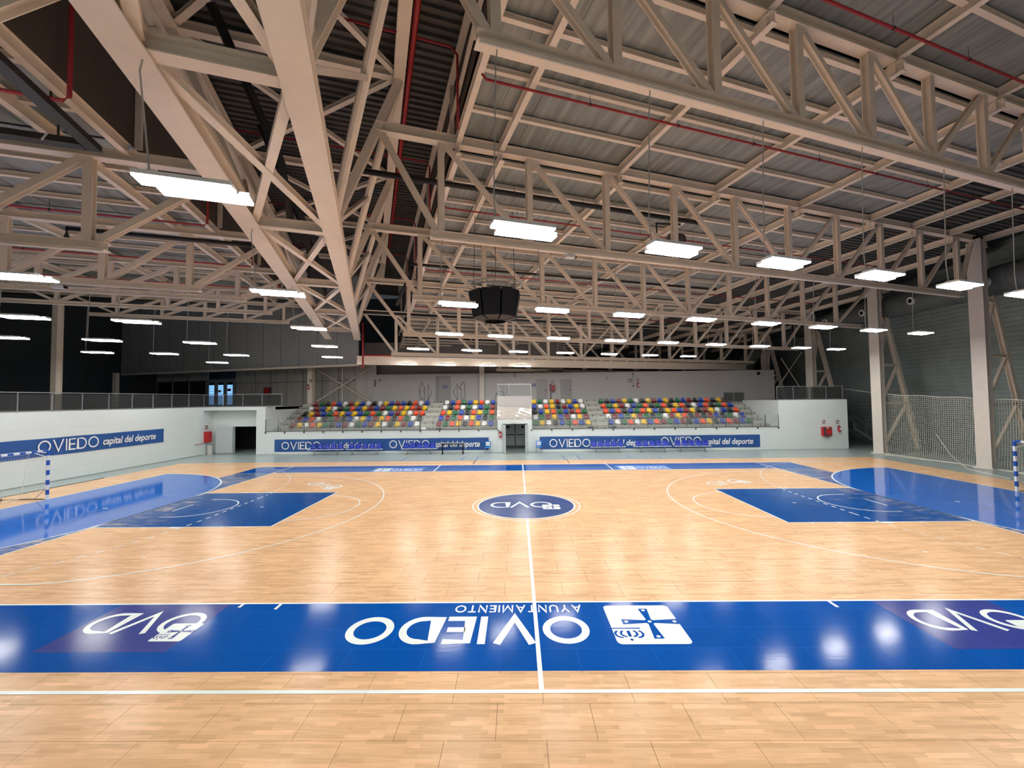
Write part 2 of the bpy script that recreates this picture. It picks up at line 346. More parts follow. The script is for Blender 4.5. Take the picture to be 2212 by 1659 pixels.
for x, y0, y1 in ((-5.73, -7.66, -7.52), (-4.98, -7.74, -7.52), (5.7, -7.76, -7.52)): rect(m, x-0.03, y0, x+0.03, y1, Z4)
m.obj('bench_tick', 'line_white', fl)
m = MB(); m.poly([(1.78*math.cos(2*math.pi*i/72), 1.78*math.sin(2*math.pi*i/72), Z1) for i in range(72)]); m.obj('painted_centre_disc', 'purple_c' if 'purple_c' in MATS else 'blue_band', fl)
MB().arc(0, 0, 1.80, 0, 2*math.pi, 0.06, Z3, 72).obj('centre_circle', 'line_white', fl)
MB().arc(0, 0, 1.995, 0, 2*math.pi, 0.045, Z3, 72).obj('outer_centre_circle', 'line_white', fl)
# short training lines on the grey strip before the stands
for x, y0, y1 in ((-12.8, 11.6, 13.4), (-11.65, 11.5, 12.4), (-8.0, 11.5, 13.5), (-4.0, 11.5, 13.5), (-3.06, 11.5, 13.5), (2.8, 11.5, 13.5), (3.8, 11.5, 13.6),
                 (7.2, 11.6, 13.3), (9.2, 11.7, 12.6), (12.2, 11.7, 13.3), (-16.5, 11.7, 13.0)):
    m = MB(); rect(m, x-0.03, y0, x+0.03, y1, -0.008); m.obj('training_line', 'blue_line', fl)
for x in (-3.06, 2.88): m = MB(); rect(m, x-0.03, 9.95, x+0.03, 11.5, Z4); m.obj('taped_line', 'ink', fl)
for x in (-8.3, -0.8, 6.6, -16.9, 14.9): m = MB(); rect(m, x-0.25, 14.2, x+0.25, 14.3, -0.008); m.obj('yellow_floor_mark', 'yellow_mark', fl)
# ------------------------------------------------------------------ stroke letters
def stroke(mb, pts, w_, T, closed=False):
    n = len(pts); L = []; R = []
    for i in range(n):
        if closed: a, b = pts[(i-1) % n], pts[(i+1) % n]
        else: a, b = pts[max(i-1, 0)], pts[min(i+1, n-1)]
        d = Vector((b[0]-a[0], b[1]-a[1])); d = d.normalized(); nn = Vector((-d.y, d.x))
        k = 1.0
        if 0 < i < n-1 or closed:
            d1 = (Vector(pts[i])-Vector(a)).normalized(); k = 1/max(0.45, abs(d1.dot(d)))
        L.append((pts[i][0]+nn.x*w_/2*k, pts[i][1]+nn.y*w_/2*k)); R.append((pts[i][0]-nn.x*w_/2*k, pts[i][1]-nn.y*w_/2*k))
    rg = range(n) if closed else range(n-1)
    for i in rg:
        j = (i+1) % n; mb.quad(T(*R[i]), T(*R[j]), T(*L[j]), T(*L[i]))
def ell(cx, cy, rx, ry, a0=0, a1=360, n=36):
    full = a1-a0 >= 360
    return [(cx+rx*math.cos(math.radians(a0+(a1-a0)*i/n)), cy+ry*math.sin(math.radians(a0+(a1-a0)*i/n))) for i in range(n if full else n+1)]
# letters in a cell one high; width listed; strokes: (points, closed)
def letter(c, t):
    h = t/2
    if c == 'O': return 1.06, [(ell(0.53, 0.5, 0.53-h, 0.5-h), True)]
    if c == 'D': return 0.90, [([(0.40, h), (h, h), (h, 1-h), (0.40, 1-h)], False), (ell(0.40, 0.5, 0.50-h, 0.5-h, -90, 90, 18), False)]
    if c == 'V': return 0.98, [([(h*1.2, 1), (0.49, h*0.6), (0.98-h*1.2, 1)], False)]
    if c == 'A': return 0.98, [([(h*1.2, 0), (0.49, 1-h*0.6), (0.98-h*1.2, 0)], False), ([(0.24, 0.33), (0.74, 0.33)], False)]
    if c == 'I': return t, [([(h, 0), (h, 1)], False)]
    if c == 'E': return 0.62, [([(0.62, h), (h, h), (h, 1-h), (0.62, 1-h)], False), ([(t, 0.5), (0.58, 0.5)], False)]
    if c == 'Y': return 0.86, [([(h, 1), (0.43, 0.45), (0.86-h, 1)], False), ([(0.43, 0.5), (0.43, 0)], False)]
    if c == 'U': return 0.86, [([(h, 1), (h, 0.38)], False), (ell(0.43, 0.4, 0.43-h, 0.4-h, 180, 360, 14), False), ([(0.86-h, 0.38), (0.86-h, 1)], False)]
    if c == 'N': return 0.86, [([(h, 0), (h, 1-h*.3), (0.86-h, h*.3), (0.86-h, 1)], False)]
    if c == 'T': return 0.74, [([(0, 1-h), (0.74, 1-h)], False), ([(0.37, 1-h), (0.37, 0)], False)]
    if c == 'M': return 1.06, [([(h, 0), (h*1.3, 1-h*.4), (0.53, 0.12), (1.06-h*1.3, 1-h*.4), (1.06-h, 0)], False)]
    return 0.4, []
def word(mb, txt, t, gap, T, total=None, height=1.0):
    ws = [letter(c, t)[0] for c in txt]; W = sum(ws)+gap*(len(txt)-1); sx = (total/W) if total else height; x = 0
    for c, w_ in zip(txt, ws):
        for pts, cl in letter(c, t)[1]:
            stroke(mb, [(x+p[0], p[1]) for p in pts], t, lambda a, b: T(a*sx, b*height), cl)
        x += w_+gap
    return mb
def emblem(parent, T2, z, colour, ink):
    """white square with a flared cross and a crown; T2 maps the unit square (as read) to the floor"""
    T = lambda a, b, dz=0: (*T2(a, b), z+dz)
    def pl(mb, pts, dz=0): mb.poly([T(a, b, dz) for a, b in pts])
    m = MB(); pts = []
    for cx, cy, a0 in ((0.93, 0.93, 0), (0.07, 0.93, 90), (0.07, 0.07, 180), (0.93, 0.07, 270)):
        for i in range(5): a = math.radians(a0+22.5*i); pts.append((cx+0.07*math.cos(a), cy+0.07*math.sin(a)))
    pl(m, pts); m.obj('crest_square', colour, parent)
    m = MB(); c = (0.41, 0.46)
    for dx, dy, ln in ((1, 0, 0.40), (-1, 0, 0.41), (0, 1, 0.42), (0, -1, 0.36)):
        nx, ny = -dy, dx
        pl(m, [(c[0]+nx*0.03, c[1]+ny*0.03), (c[0]+dx*ln+nx*0.07, c[1]+dy*ln+ny*0.07), (c[0]+dx*ln-nx*0.07, c[1]+dy*ln-ny*0.07), (c[0]-nx*0.03, c[1]-ny*0.03)], 0.0012)
    pl(m, ell(c[0], c[1], 0.07, 0.07, n=14), 0.0017); m.obj('crest_cross', ink, parent)
    m = MB()
    for dx, dy in ((0, 0), (0.34, 0), (-0.36, 0), (0, 0.37), (0, -0.31)): pl(m, ell(c[0]+dx, c[1]+dy, 0.028, 0.028, n=12), 0.0026)
    m.obj('crest_jewel', colour, parent)
    m = MB(); S = lambda a, b: T(a, 1-b, 0.0012)
    stroke(m, [(1.0, 0.37), (0.60, 0.37)], 0.025, S)
    stroke(m, [(0.79, 0.31), (0.79, 0.17)], 0.045, S)
    for s_ in (-1, 1):
        stroke(m, [(0.79+s_*(0.035+0.075*math.cos(a)), 0.245+0.075*math.sin(a)) for a in [math.pi/3-i*math.pi*0.8/8 for i in range(9)]], 0.032, S)
        stroke(m, [(0.79+s_*(0.105+0.085*math.cos(a)), 0.235+0.085*math.sin(a)) for a in [math.pi/3-i*math.pi*0.85/9 for i in range(10)]], 0.032, S)
    stroke(m, [(0.79, 0.125), (0.79, 0.075)], 0.02, S); stroke(m, [(0.765, 0.10), (0.815, 0.10)], 0.02, S)
    m.obj('crest_crown', ink, parent)
def letters(parent, m_, txt, t, gap, T, total, height):
    ws = [letter(c, t)[0] for c in txt]; sx = total/(sum(ws)+gap*(len(txt)-1)); x = 0
    for c, w_ in zip(txt, ws):
        mb = MB()
        for pts, cl in letter(c, t)[1]: stroke(mb, [(x+p[0], p[1]) for p in pts], t, lambda a, b: T(a*sx, b*height), cl)
        mb.obj('letter_'+c.lower(), m_, parent); x += w_+gap
# big logo of the near band, read from the far side
letters(fl, 'line_white', 'OVIEDO', 0.17, 0.15, lambda a, b: (0.91-a, -8.04-b, Z3), 4.2, 0.86)
letters(fl, 'line_white', 'AYUNTAMIENTO', 0.16, 0.22, lambda a, b: (0.89-a, -7.62-b, Z3), 2.4, 0.27)
emblem(fl, lambda a, b: (2.52-1.22*a, -7.66-1.26*b), Z3, 'line_white', 'blue_band')
def ovd(cx, cy, ang, size, colour='line_white', ink='purple', eo=-0.10):
    """the short logo, size = cap height, centred on cx, cy, reading direction ang (radians)"""
    e = Vector((math.cos(ang), math.sin(ang))); n = Vector((-e.y, e.x)); W = size*2.9
    def T(a, b): q = Vector((cx, cy))+e*(a-W/2)+n*(b-size/2); return (q.x, q.y)
    letters(fl, colour, 'OVD', 0.13, 0.02, lambda a, b: (*T(a, b), Z3), W, size)
    emblem(fl, lambda a, b: T(eo*size+0.80*size*a, 0.54*size+0.80*size*b), Z4, colour, ink)
for x0 in (-8.14, 6.52):
    m = MB(); rect(m, x0, -9.08, x0+2.17, -7.53, Z2); m.obj('purple_patch', 'purple', fl)
ovd(-7.05, -8.20, math.pi, 0.70); ovd(7.70, -8.22, math.pi, 0.70)
ovd(-0.18, 0.04, math.pi, 0.80, ink='purple_c', eo=-0.32)
ovd(-9.45, 4.0, math.pi-0.50, 0.72, ink='wood'); ovd(9.35, 3.85, math.pi+0.42, 0.72, ink='wood')
for x0, mt in ((-8.62, 'blue_goal'), (5.35, 'sky_patch')):
    m = MB(); rect(m, x0, 7.56, x0+2.95, 8.95, Z2); m.obj('logo_patch', mt, fl)
    emblem(fl, lambda a, b: (x0+0.18+0.85*a, 7.68+1.0*b), Z3, 'line_white', mt)
    letters(fl, 'line_white', 'OVIEDO', 0.13, 0.13, lambda a, b: (x0+1.15+a, 7.85+b, Z3), 1.65, 0.62)
# ------------------------------------------------------------------ walls
FY = 15.68
wf = MB(); wf.box(-19.42, FY, 0, -1.66, FY+0.25, 1.68); wf.box(-19.42, FY-0.02, 1.64, -1.66, FY+0.27, 1.70)
wfo = struct('wall_front_left', wf, 'white_wall')
wf = MB(); wf.box(0.66, FY, 0, 19.24, FY+0.25, 1.66); wf.box(0.66, FY-0.02, 1.62, 19.24, FY+0.27, 1.68)
struct('wall_front_right', wf, 'white_wall')
wf = MB(); wf.box(19.24, FY, 0, 24.35, 21.6, 3.68); struct('wall_block_right', wf, 'white_wall')
wf = MB(); wf.box(-20.1, FY, 0, -19.42, 21.6, 3.60); wf.box(-24.2, FY, 3.36, -20.1, 17.0, 3.60)
wf.box(-24.2, 16.75, 2.06, -20.1, 17.0, 3.36); wf.box(-24.2, 16.75, 0, -22.60, 17.0, 2.06); wf.box(-20.62, 16.75, 0, -20.1, 17.0, 2.06)
struct('wall_recess_left', wf, 'white_wall')
wl = MB(); wl.box(-24.55, -20, 0, -24.2, 17.0, 3.60); wlo = struct('wall_left', wl, 'white_wall')
for z in (0.62, 2.72):
    MB().box(-24.2, -19, z, -24.197, 15.6, z+0.012).obj('mortar_joint', 'wall_joint', wlo)
struct('baseboard_left', MB().box(-24.2, -19, -0.01, -24.17, 15.6, 0.05), 'grey_floor')
struct('wall_back_near', MB().box(-45, -22.2, 0, 33, -22, 16), 'white_wall')
struct('wall_far', MB().box(-45, 33, 0, 33, 33.2, 16), 'dark_wall')
struct('wall_left_far', MB().box(-42.2, -22, 3.5, -42, 33, 16), 'dark_wall')
# storeroom behind the open door
sr = MB(); sr.box(-24.6, 20.4, 0, -20.1, 20.5, 2.6); sr.box(-24.6, 17, 2.3, -20.1, 20.4, 2.5)
struct('wall_storeroom', sr, 'dark_wall')
# decks
dk = MB(); dk.box(-42, -20, 3.35, -24.55, 33, 3.58); dk.box(-24.55, 17.0, 3.35, -19.42, 33, 3.58); dk.box(-19.42, 21.6, 3.35, 19.24, 33, 3.70); dk.box(19.24, 21.6, 3.35, 27.0, 33, 3.68); dk.box(24.35, 19.2, 3.45, 27.0, 21.6, 3.68)
struct('floor_upper_deck', dk, 'concrete')
# right ribbed wall: horizontal ribs, real relief
rw = MB(); XW = 27.35; z = 0.0; prof = []
while z < 13.6: prof += [(0.0, z), (0.0, z+0.14), (0.035, z+0.165), (0.035, z+0.24)]; z += 0.27
XS = lambda z: 29.4-z*0.165
for (a, z0), (b, z1) in zip(prof[:-1], prof[1:]): rw.quad((XS(z0)-a, -22, z0), (XS(z1)-b, -22, z1), (XS(z1)-b, 33, z1), (XS(z0)-a, 33, z0))
rw.quad((XS(0)+0.1, -22, 0), (XS(13.6)+0.1, -22, 13.6), (XS(13.6)+0.1, 33, 13.6), (XS(0)+0.1, 33, 0)); struct('wall_right', rw, 'rib_wall')
# rooms wall behind the stands
rm = MB(); rm.box(-14.2, 24.2, 3.6, 24.25, 24.5, 6.48); rmo = struct('wall_rooms', rm, 'rooms_wall')
struct('wall_upper_rear', MB().box(-15.4, 25.2, 6.3, 4.3, 25.4, 9.7), 'upper_wall')
# facade and hanging wall on the left rear, both running off to the rear left
D = Vector((-0.958, 0.287, 0))
def slab(mb, o, d, l, t, z0, z1, s0=0.0):
    a = o+d*s0; b = o+d*l; n = Vector((-d.y, d.x, 0))*t
    i = len(mb.v)
    for p in (a, b, b+n, a+n): mb.v.append((p.x, p.y, z0))
    for p in (a, b, b+n, a+n): mb.v.append((p.x, p.y, z1))
    mb.f += [tuple(i+k for k in q) for q in ((0, 3, 2, 1), (4, 5, 6, 7), (0, 1, 5, 4), (1, 2, 6, 5), (2, 3, 7, 6), (3, 0, 4, 7))]; return mb
O1 = Vector((-13.55, 18.55, 0))
hw = MB(); slab(hw, O1, D, 29, -0.25, 7.02, 15.0); hwo = struct('wall_hanging', hw, 'grey_panel_wall')
for s in range(1, 15): slab(MB(), O1+Vector((-0.004*1, -0.012, 0)), D, 2.0*s+0.02, -0.01, 7.05, 14.5, 2.0*s).obj('panel_joint', 'dark_wall', hwo)
slab(MB(), O1+Vector((0, -0.05, 0)), D, 29, -0.3, 6.88, 7.04).obj('bottom_flange', 'steel', hwo)
O2 = Vector((-15.9, 24.2, 0)); fw_ = MB(); slab(fw_, O2, D, 15.2, -0.2, 3.58, 7.6); slab(fw_, O2, D, 30, -0.2, 6.4, 7.6, 19.4); slab(fw_, O2, D, 30, -0.2, 3.58, 4.3, 25)
slab(fw_, Vector((-13.9, 24.3, 0)), Vector((-1, 0, 0)), 2.2, -0.2, 3.58, 7.6)
fwo = struct('wall_facade', fw_, 'facade_panel')
slab(MB(), O2, D, 28, -0.1, 3.58, 6.4, 19.4).obj('dark_glazing', 'void', fwo)
for s in (1.9, 3.9, 6.2, 8.3, 10.4, 12.4): slab(MB(), O2+Vector((-0.01, -0.03, 0)), D, s+0.03, -0.02, 3.6, 7.2, s).obj('panel_joint', 'dark_metal', fwo)
for s in (19.4, 22.0, 24.6, 27.2): slab(MB(), O2+Vector((-0.03, -0.08, 0)), D, s+0.12, -0.1, 3.6, 7.2, s).obj('mullion', 'grey_metal', fwo)
slab(MB(), O2+Vector((-0.01, -0.03, 0)), D, 15.2, -0.02, 5.95, 5.99).obj('panel_joint', 'dark_metal', fwo)
slab(MB(), O2+Vector((-0.03, -0.08, 0)), D, 28, -0.1, 6.35, 6.43, 19.4).obj('transom', 'grey_metal', fwo)
# glazed doors in the facade
gd = struct('door_1', slab(MB(), O2+Vector((-0.02, -0.06, 0)), D, 19.4, -0.1, 6.3, 6.5, 15.2), 'grey_metal')
for i in range(3):
    s0 = 15.35+i*1.33
    for a, b in ((s0, s0+0.22), (s0+1.05, s0+1.27)): slab(MB(), O2+Vector((-0.02, -0.06, 0)), D, b, -0.1, 3.6, 6.3, a).obj('door_stile', 'grey_metal', gd)
    slab(MB(), O2+Vector((-0.02, -0.06, 0)), D, s0+1.05, -0.1, 6.12, 6.3, s0+0.22).obj('door_rail', 'grey_metal', gd)
    pn = slab(MB(), O2+Vector((0.0, -0.0, 0)), D, s0+1.05, -0.03, 3.7, 5.85, s0+0.22).obj('door_pane', 'daylight', gd)
    slab(MB(), O2+Vector((0.0, -0.0, 0)), D, s0+1.05, -0.03, 5.85, 6.12, s0+0.22).obj('door_pane', 'void', gd)
    lv = MB()
    for q in range(9): slab(lv, O2+Vector((-0.01, -0.03, 0)), D, s0+1.05, -0.02, 3.72+0.24*q, 3.76+0.24*q, s0+0.22)
    lv.obj('louvre', 'duct', gd)
    slab(MB(), O2+Vector((-0.03, -0.09, 0)), D, s0+1.2, -0.03, 4.78, 4.84, s0+0.1).obj('panic_bar', 'black_pipe', gd)
slab(MB(), O2+Vector((-0.03, -0.09, 0)), D, 16.3, -0.02, 5.2, 5.45, 15.8).obj('posted_notice', 'fire_red', gd)
slab(MB(), O2+Vector((-0.03, -0.09, 0)), D, 17.65, -0.02, 5.05, 5.3, 17.2).obj('posted_notice', 'ink_grey', gd)
# ------------------------------------------------------------------ columns and cross bracing of the left rear
def plain_column(x, y, z0, z1, wx, label, m='steel'):
    t = thing('steel_column', label, 'column', (x, y, z0))
    h = z1-z0
    local(MB().box(-wx/2, -0.02, 0, wx/2, 0.0, h), 'flange', m, t); local(MB().box(-wx/2, wx-0.0, 0, wx/2, wx+0.02, h), 'flange', m, t)
    local(MB().box(-0.06, 0, 0, 0.06, wx, h), 'web', m, t); local(MB().box(-wx/2-0.08, -0.1, 0, wx/2+0.08, wx+0.1, 0.03), 'base_plate', m, t)
plain_column(-31.9, 12.2, 3.58, 11.3, 0.38, 'tall steel column on the upper deck behind the left glass railing')
plain_column(-40.2, 25.0, 3.58, 7.0, 0.34, 'short pale column under the hanging wall at the far left of the facade')
plain_column(-19.9, 23.4, 3.58, 7.5, 0.45, 'steel column beside the cross braced bay behind the leftmost seats', 'steel')
plain_column(-3.65, 23.95, 3.7, 7.4, 0.45, 'cream column standing before the rooms wall behind the middle seats', 'col_paint')
t = thing('cross_brace', 'steel tube cross bracing on the grey panels left of the rooms wall', 'brace')
for a, b in (((-19.6, 24.0, 7.1), (-14.4, 24.0, 3.9)), ((-19.6, 24.0, 3.9), (-14.4, 24.0, 7.1))): MB().tube([a, b], 0.055, 6).obj('brace_rod', 'steel', t)
MB().bar((-17.1, 24.08, 3.6), (-17.1, 24.08, 7.2), 0.06, 0.06).obj('post', 'steel', t)
t = thing('cross_brace', 'steel tube cross bracing in the dark corner right of the rooms wall', 'brace')
for a, b in (((25.2, 24.6, 7.6), (28.4-1.2, 24.6, 4.3)), ((24.6, 24.6, 4.6), (27.2, 24.6, 8.2))): MB().tube([a, b], 0.05, 6).obj('brace_rod', 'steel', t)
RK = 0.325
# ------------------------------------------------------------------ right columns (front leg, raking rear leg, rungs)
for k, (z0, lab) in {-1: (0, 'nearest cream column of the right side, mostly outside the picture'), 0: (0, 'cream double leg column standing beside the right goal, tall front leg on a base plate'),
                     1: (0, 'cream double leg column at the far end of the safety net'), 2: (3.68, 'cream double leg column rising from the deck above the white block'),
                     3: (3.68, 'dim double leg column in the far right corner behind the braces')}.items():
    y = 6.88+6.5*k; zt = 12.35-0.65*k; x = 24.72
    t = thing('lattice_column', lab, 'column', (x, y, z0), A_); H = zt-z0
    mb = MB(); mb.box(-0.24, -0.30, 0.04, -0.20, 0.30, H); mb.box(0.18, -0.30, 0.04, 0.22, 0.30, H); mb.box(-0.20, -0.015, 0.04, 0.18, 0.015, H)
    local(mb, 'front_leg', 'col_paint', t); local(MB().box(-0.36, -0.40, 0, 0.36, 0.40, 0.05), 'base_plate', 'col_paint', t)
    fr = lambda z: 0.34+(zt-z)*RK
    local(MB().ibeam((fr(z0+0.05), 0, 0.05), (fr(zt-0.2), 0, H-0.2), 0.3, 0.22, ref=Vector((0, 1, 0))), 'rear_leg', 'steel', t)
    zz = [z for z in (3.4, 6.07, 9.05, 11.3) if z > z0+0.8 and z < zt-0.3]
    for z in zz: local(MB().ibeam((0.24, 0, z-z0), (fr(z)-0.05, 0, z-z0), 0.16, 0.14), 'rung', 'steel', t)
    pz = [z0+0.3]+zz
    for i, z in enumerate(pz[:-1]):
        local(MB().ibeam((0.28, 0, z-z0+0.1), (fr(pz[i+1])-0.12, 0, pz[i+1]-z0-0.12), 0.14, 0.14), 'diagonal', 'steel', t)
# ------------------------------------------------------------------ roof
RZ = lambda v: 12.55-0.1059*(v+1.67)               # underside of the right roof sheets
LZ = lambda v: 10.60+0.061*(v+1.67)                 # left roof
UR, UL = -2.95, -11.35                             # clerestory walls
XR, XL = 27.3, -42.0
umax = lambda v: (XR + V.x*-v)/U.x                 # u where x = XR
umin = lambda v: (XL + V.x*-v)/U.x
TT = {-2: 13.62, -1: 13.0, 0: 12.38, 1: 11.72, 2: 11.0, 3: 10.35, 4: 9.7, 5: 9.1}
def RB(kb, v):                                     # height of the rafters in bay kb, each bay starting lower than the chord before it
    a, b = TT[kb]-0.36, TT[kb+1]+0.02; return a+(b-a)*(v-VK(kb))/6.14
ceil = struct('ceiling', MB().quad(P(UR, -16, RZ(-16)+0.45), P(umax(-16), -16, RZ(-16)+0.45), P(umax(29), 29, RZ(29)+0.45), P(UR, 29, RZ(29)+0.45)), 'dark_wall')
for kb in range(-2, 5):
    v0 = VK(kb); v1 = v0+6.14
    u = UR+0.1
    while u < 17.0 and kb < 4:
        w_ = min(0.98, 17-u); mb = MB(); dz = random.uniform(0, 0.010)
        for z_ in (0.19, 0.215):
            for (a, c) in ((u, v0+0.22), (u+w_+0.012, v0+0.22), (u+w_+0.012, v1-0.1), (u, v1-0.1)): mb.v.append(tuple(P(a, c, RB(kb, c)+z_+dz)))
        mb.f += [(0, 3, 2, 1), (4, 5, 6, 7), (0, 1, 5, 4), (1, 2, 6, 5), (2, 3, 7, 6), (3, 0, 4, 7)]
        o = mb.obj('roof_sheet', 'roof_sheet', ceil); u += 1.0
    us = [UR+0.1, -1.4, 3.2, 7.75, 12.4, 17.0, 20.1, 23.1, 26.1, 29.1, 32.1]
    us = [u for u in us if u < umax(v0+3)-0.3]
    for u in us: MB().ibeam(P(u, v0-0.25, RB(kb, v0-0.25)), P(u, v0+6.02, RB(kb, v0+6.02)), 0.17, 0.30).obj('rafter', 'steel', ceil)
    for u in us[1:]: MB().bar(P(u, v0, TT[kb]-0.15), P(u, v0, RB(kb, v0)-0.1), 0.12, 0.18, V).obj('hanger_plate', 'steel', ceil)
    for j, f in enumerate((0.045, 0.27, 0.51, 0.755)):
        v = v0+6.14*f
        for a, b in zip(us[:5], us[1:6]):
            MB().ibeam(P(a+0.08, v, RB(kb, v)+0.08), P(b-0.08, v, RB(kb, v)+0.08), 0.13, 0.15, 0.016).obj('purlin', 'steel', ceil)
def corr(mb, u0f, u1f, v0, v1, zf, step=0.26, dep=0.07):
    v = v0
    while v < v1:
        for a, b, za, zb in ((v, v+step*0.42, 0, 0), (v+step*0.42, v+step*0.5, 0, dep), (v+step*0.5, v+step*0.92, dep, dep), (v+step*0.92, v+step, dep, 0)):
            mb.quad(P(u0f(a), a, zf(a)+za), P(u1f(a), a, zf(a)+za), P(u1f(b), b, zf(b)+zb), P(u0f(b), b, zf(b)+zb))
        v += step
for kb in range(-2, 5):
    m = MB(); corr(m, lambda v: 17.0, umax, VK(kb)+0.15, VK(kb)+6.0, lambda v: RB(kb, v)+0.18); m.obj('corrugated_deck', 'dark_deck_right', ceil)
ceil2 = struct('ceiling_left', MB().quad(P(umin(-16), -16, LZ(-16)+0.3), P(UL, -16, LZ(-16)+0.3), P(UL, 29, LZ(29)+0.3), P(umin(29), 29, LZ(29)+0.3)), 'dark_wall')
for kb in range(-2, 4):
    v0, v1 = VK(kb)+0.06, VK(kb+1)-0.06
    u = UL-1.1
    while u > -32:
        mb = MB()
        for z_ in (0.16, 0.19):
            for (a, c) in ((u, v0), (u+0.97, v0), (u+0.97, v1), (u, v1)): mb.v.append(tuple(P(a, c, LZ(c)+z_)))
        mb.f += [(0, 3, 2, 1), (4, 5, 6, 7), (0, 1, 5, 4), (1, 2, 6, 5), (2, 3, 7, 6), (3, 0, 4, 7)]
        mb.obj('roof_sheet', 'roof_sheet', ceil2); u -= 1.0
    v0 = VK(kb); us = [UL-0.1, -12.75, -17.7, -22.2, -26.7, -31.2]
    for u in us: MB().ibeam(P(u, v0+0.1, LZ(v0+0.1)-0.1), P(u, v0+6.04, LZ(v0+6.04)-0.1), 0.16, 0.30).obj('rafter', 'steel', ceil2)
    for j in (1, 2, 3):
        v = v0+6.14*j/4
        for a, b in zip(us[1:], us[:-1]): MB().ibeam(P(a+0.08, v, LZ(v)+0.05), P(b-0.08, v, LZ(v)+0.05), 0.13, 0.15, 0.016).obj('purlin', 'steel', ceil2)
# monitor: raised corrugated deck and its two side walls
m = MB(); corr(m, lambda v: UL-0.2, lambda v: UR+0.2, -16, 28, lambda v: 14.45, 0.30, 0.09); mon = struct('ceiling_monitor', m, 'dark_deck')
struct('ceiling_monitor_top', MB().quad(P(UL-1, -17, 14.7), P(UR+1, -17, 14.7), P(UR+1, 28, 14.7), P(UL-1, 28, 14.7)), 'dark_wall')
def clere(name, u, zf, ztop):
    mb = MB(); mb.quad(P(u, -16, zf(-16)), P(u, 26, zf(26)), P(u, 26, ztop), P(u, -16, ztop)); o = struct(name, mb, 'brown_wall')
    s = 1 if u < -7 else -1
    MB().ibeam(P(u+0.1*s, -16, ztop-0.12), P(u+0.1*s, 26, ztop-0.12), 0.16, 0.22).obj('edge_beam', 'steel', o)
    if s < 0: MB().ibeam(P(u+0.1*s, -16, zf(-16)+0.5), P(u+0.1*s, 26, zf(26)+0.5), 0.10, 0.10, 0.012).obj('wall_rail', 'steel', o)
    for k in range(-2, 5):
        v = VK(k); MB().bar(P(u+0.08*s, v, zf(v)), P(u+0.08*s, v, ztop), 0.14, 0.10, V).obj('wall_post', 'steel', o)
clere('wall_monitor_right', UR, RZ, 14.45); clere('wall_monitor_left', UL, LZ, 14.45)
# ------------------------------------------------------------------ trusses
TB = {-2: 11.1, -1: 10.44, 0: 9.23, 1: 8.67, 2: 7.92, 3: 7.38, 4: 6.75}
su = lambda z: -6.58+(z-9.05)*0.362                 # inclined struts of the spine on the right side
sl = lambda z: -8.72-(z-8.95)*0.362
WHICH = {-2: 'out of sight above and beside', -1: 'nearest', 0: 'second', 1: 'third', 2: 'fourth', 3: 'fifth', 4: 'sixth'}
for k in range(-2, 5):
    v = VK(k); zb, zt = TB[k], TT[k]; uend = (24.5-V.x*v)/U.x; last = uend-1.25
    st = 2.53 if k == -1 else 3.03; u0 = -3.4 if k < 3 else -3.8
    if k == 4: u0 = 6.0
    t = thing('roof_truss', 'cream steel roof truss right of the spine, above the camera, before the nearest visible one' if k == -2 else f'cream steel roof truss right of the spine, {WHICH[k]} from the camera', 'truss', P(0, v, 0), group=None)
    big = k < 1
    def part(name, mb): mb.obj(name, 'steel', t)
    ul = su(zt) if k < 4 else 5.5
    part('top_chord', MB().ibeam(P(ul, v, zt), P(uend, v, zt), 0.30, 0.30, 0.03))
    part('bottom_chord', MB().ibeam(P(u0-0.35, v, zb), P(last, v, zb), 0.28, 0.22, 0.03))
    mb = MB().tube([P(u0-0.3, v-0.1, zb-0.13), P(last-0.1, v-0.1, zb-0.13)], 0.028, 6); mb.obj('conduit', 'col_paint', t)
    nodes = []; u = u0
    while u < last-0.2: nodes.append(u); u += st
    for i, u in enumerate(nodes):
        part('vertical', MB().ibeam(P(u, v, zb+0.1), P(u, v, zt-0.14), 0.20, 0.20, 0.02, V))
        part('gusset', MB().box(0, 0, 0, 0.001, 0.001, 0.001)) if False else None
        if i > 0:
            if i <= 5: a, b = P(u-st+0.12, v, zt-0.16), P(u-0.12, v, zb+0.12)
            else: a, b = P(u-st+0.12, v, zb+0.12), P(u-0.12, v, zt-0.16)
            part('diagonal', MB().ibeam(a, b, 0.15, 0.15, 0.016, V))
    if nodes and uend-nodes[-1] > 0.8: part('diagonal', MB().ibeam(P(nodes[-1]+0.1, v, zb+0.1), P(uend-0.15, v, zt-0.2), 0.15, 0.15, 0.016, V))
    if k < 4: part('diagonal', MB().ibeam(P(su(zt)+0.15, v, zt-0.16), P(u0-0.15, v, zb+0.12), 0.17, 0.17, 0.016, V))
LB = {-2: 6.8, -1: 7.35, 0: 7.95, 1: 8.45, 2: 9.45, 3: 9.95, 4: 10.4}
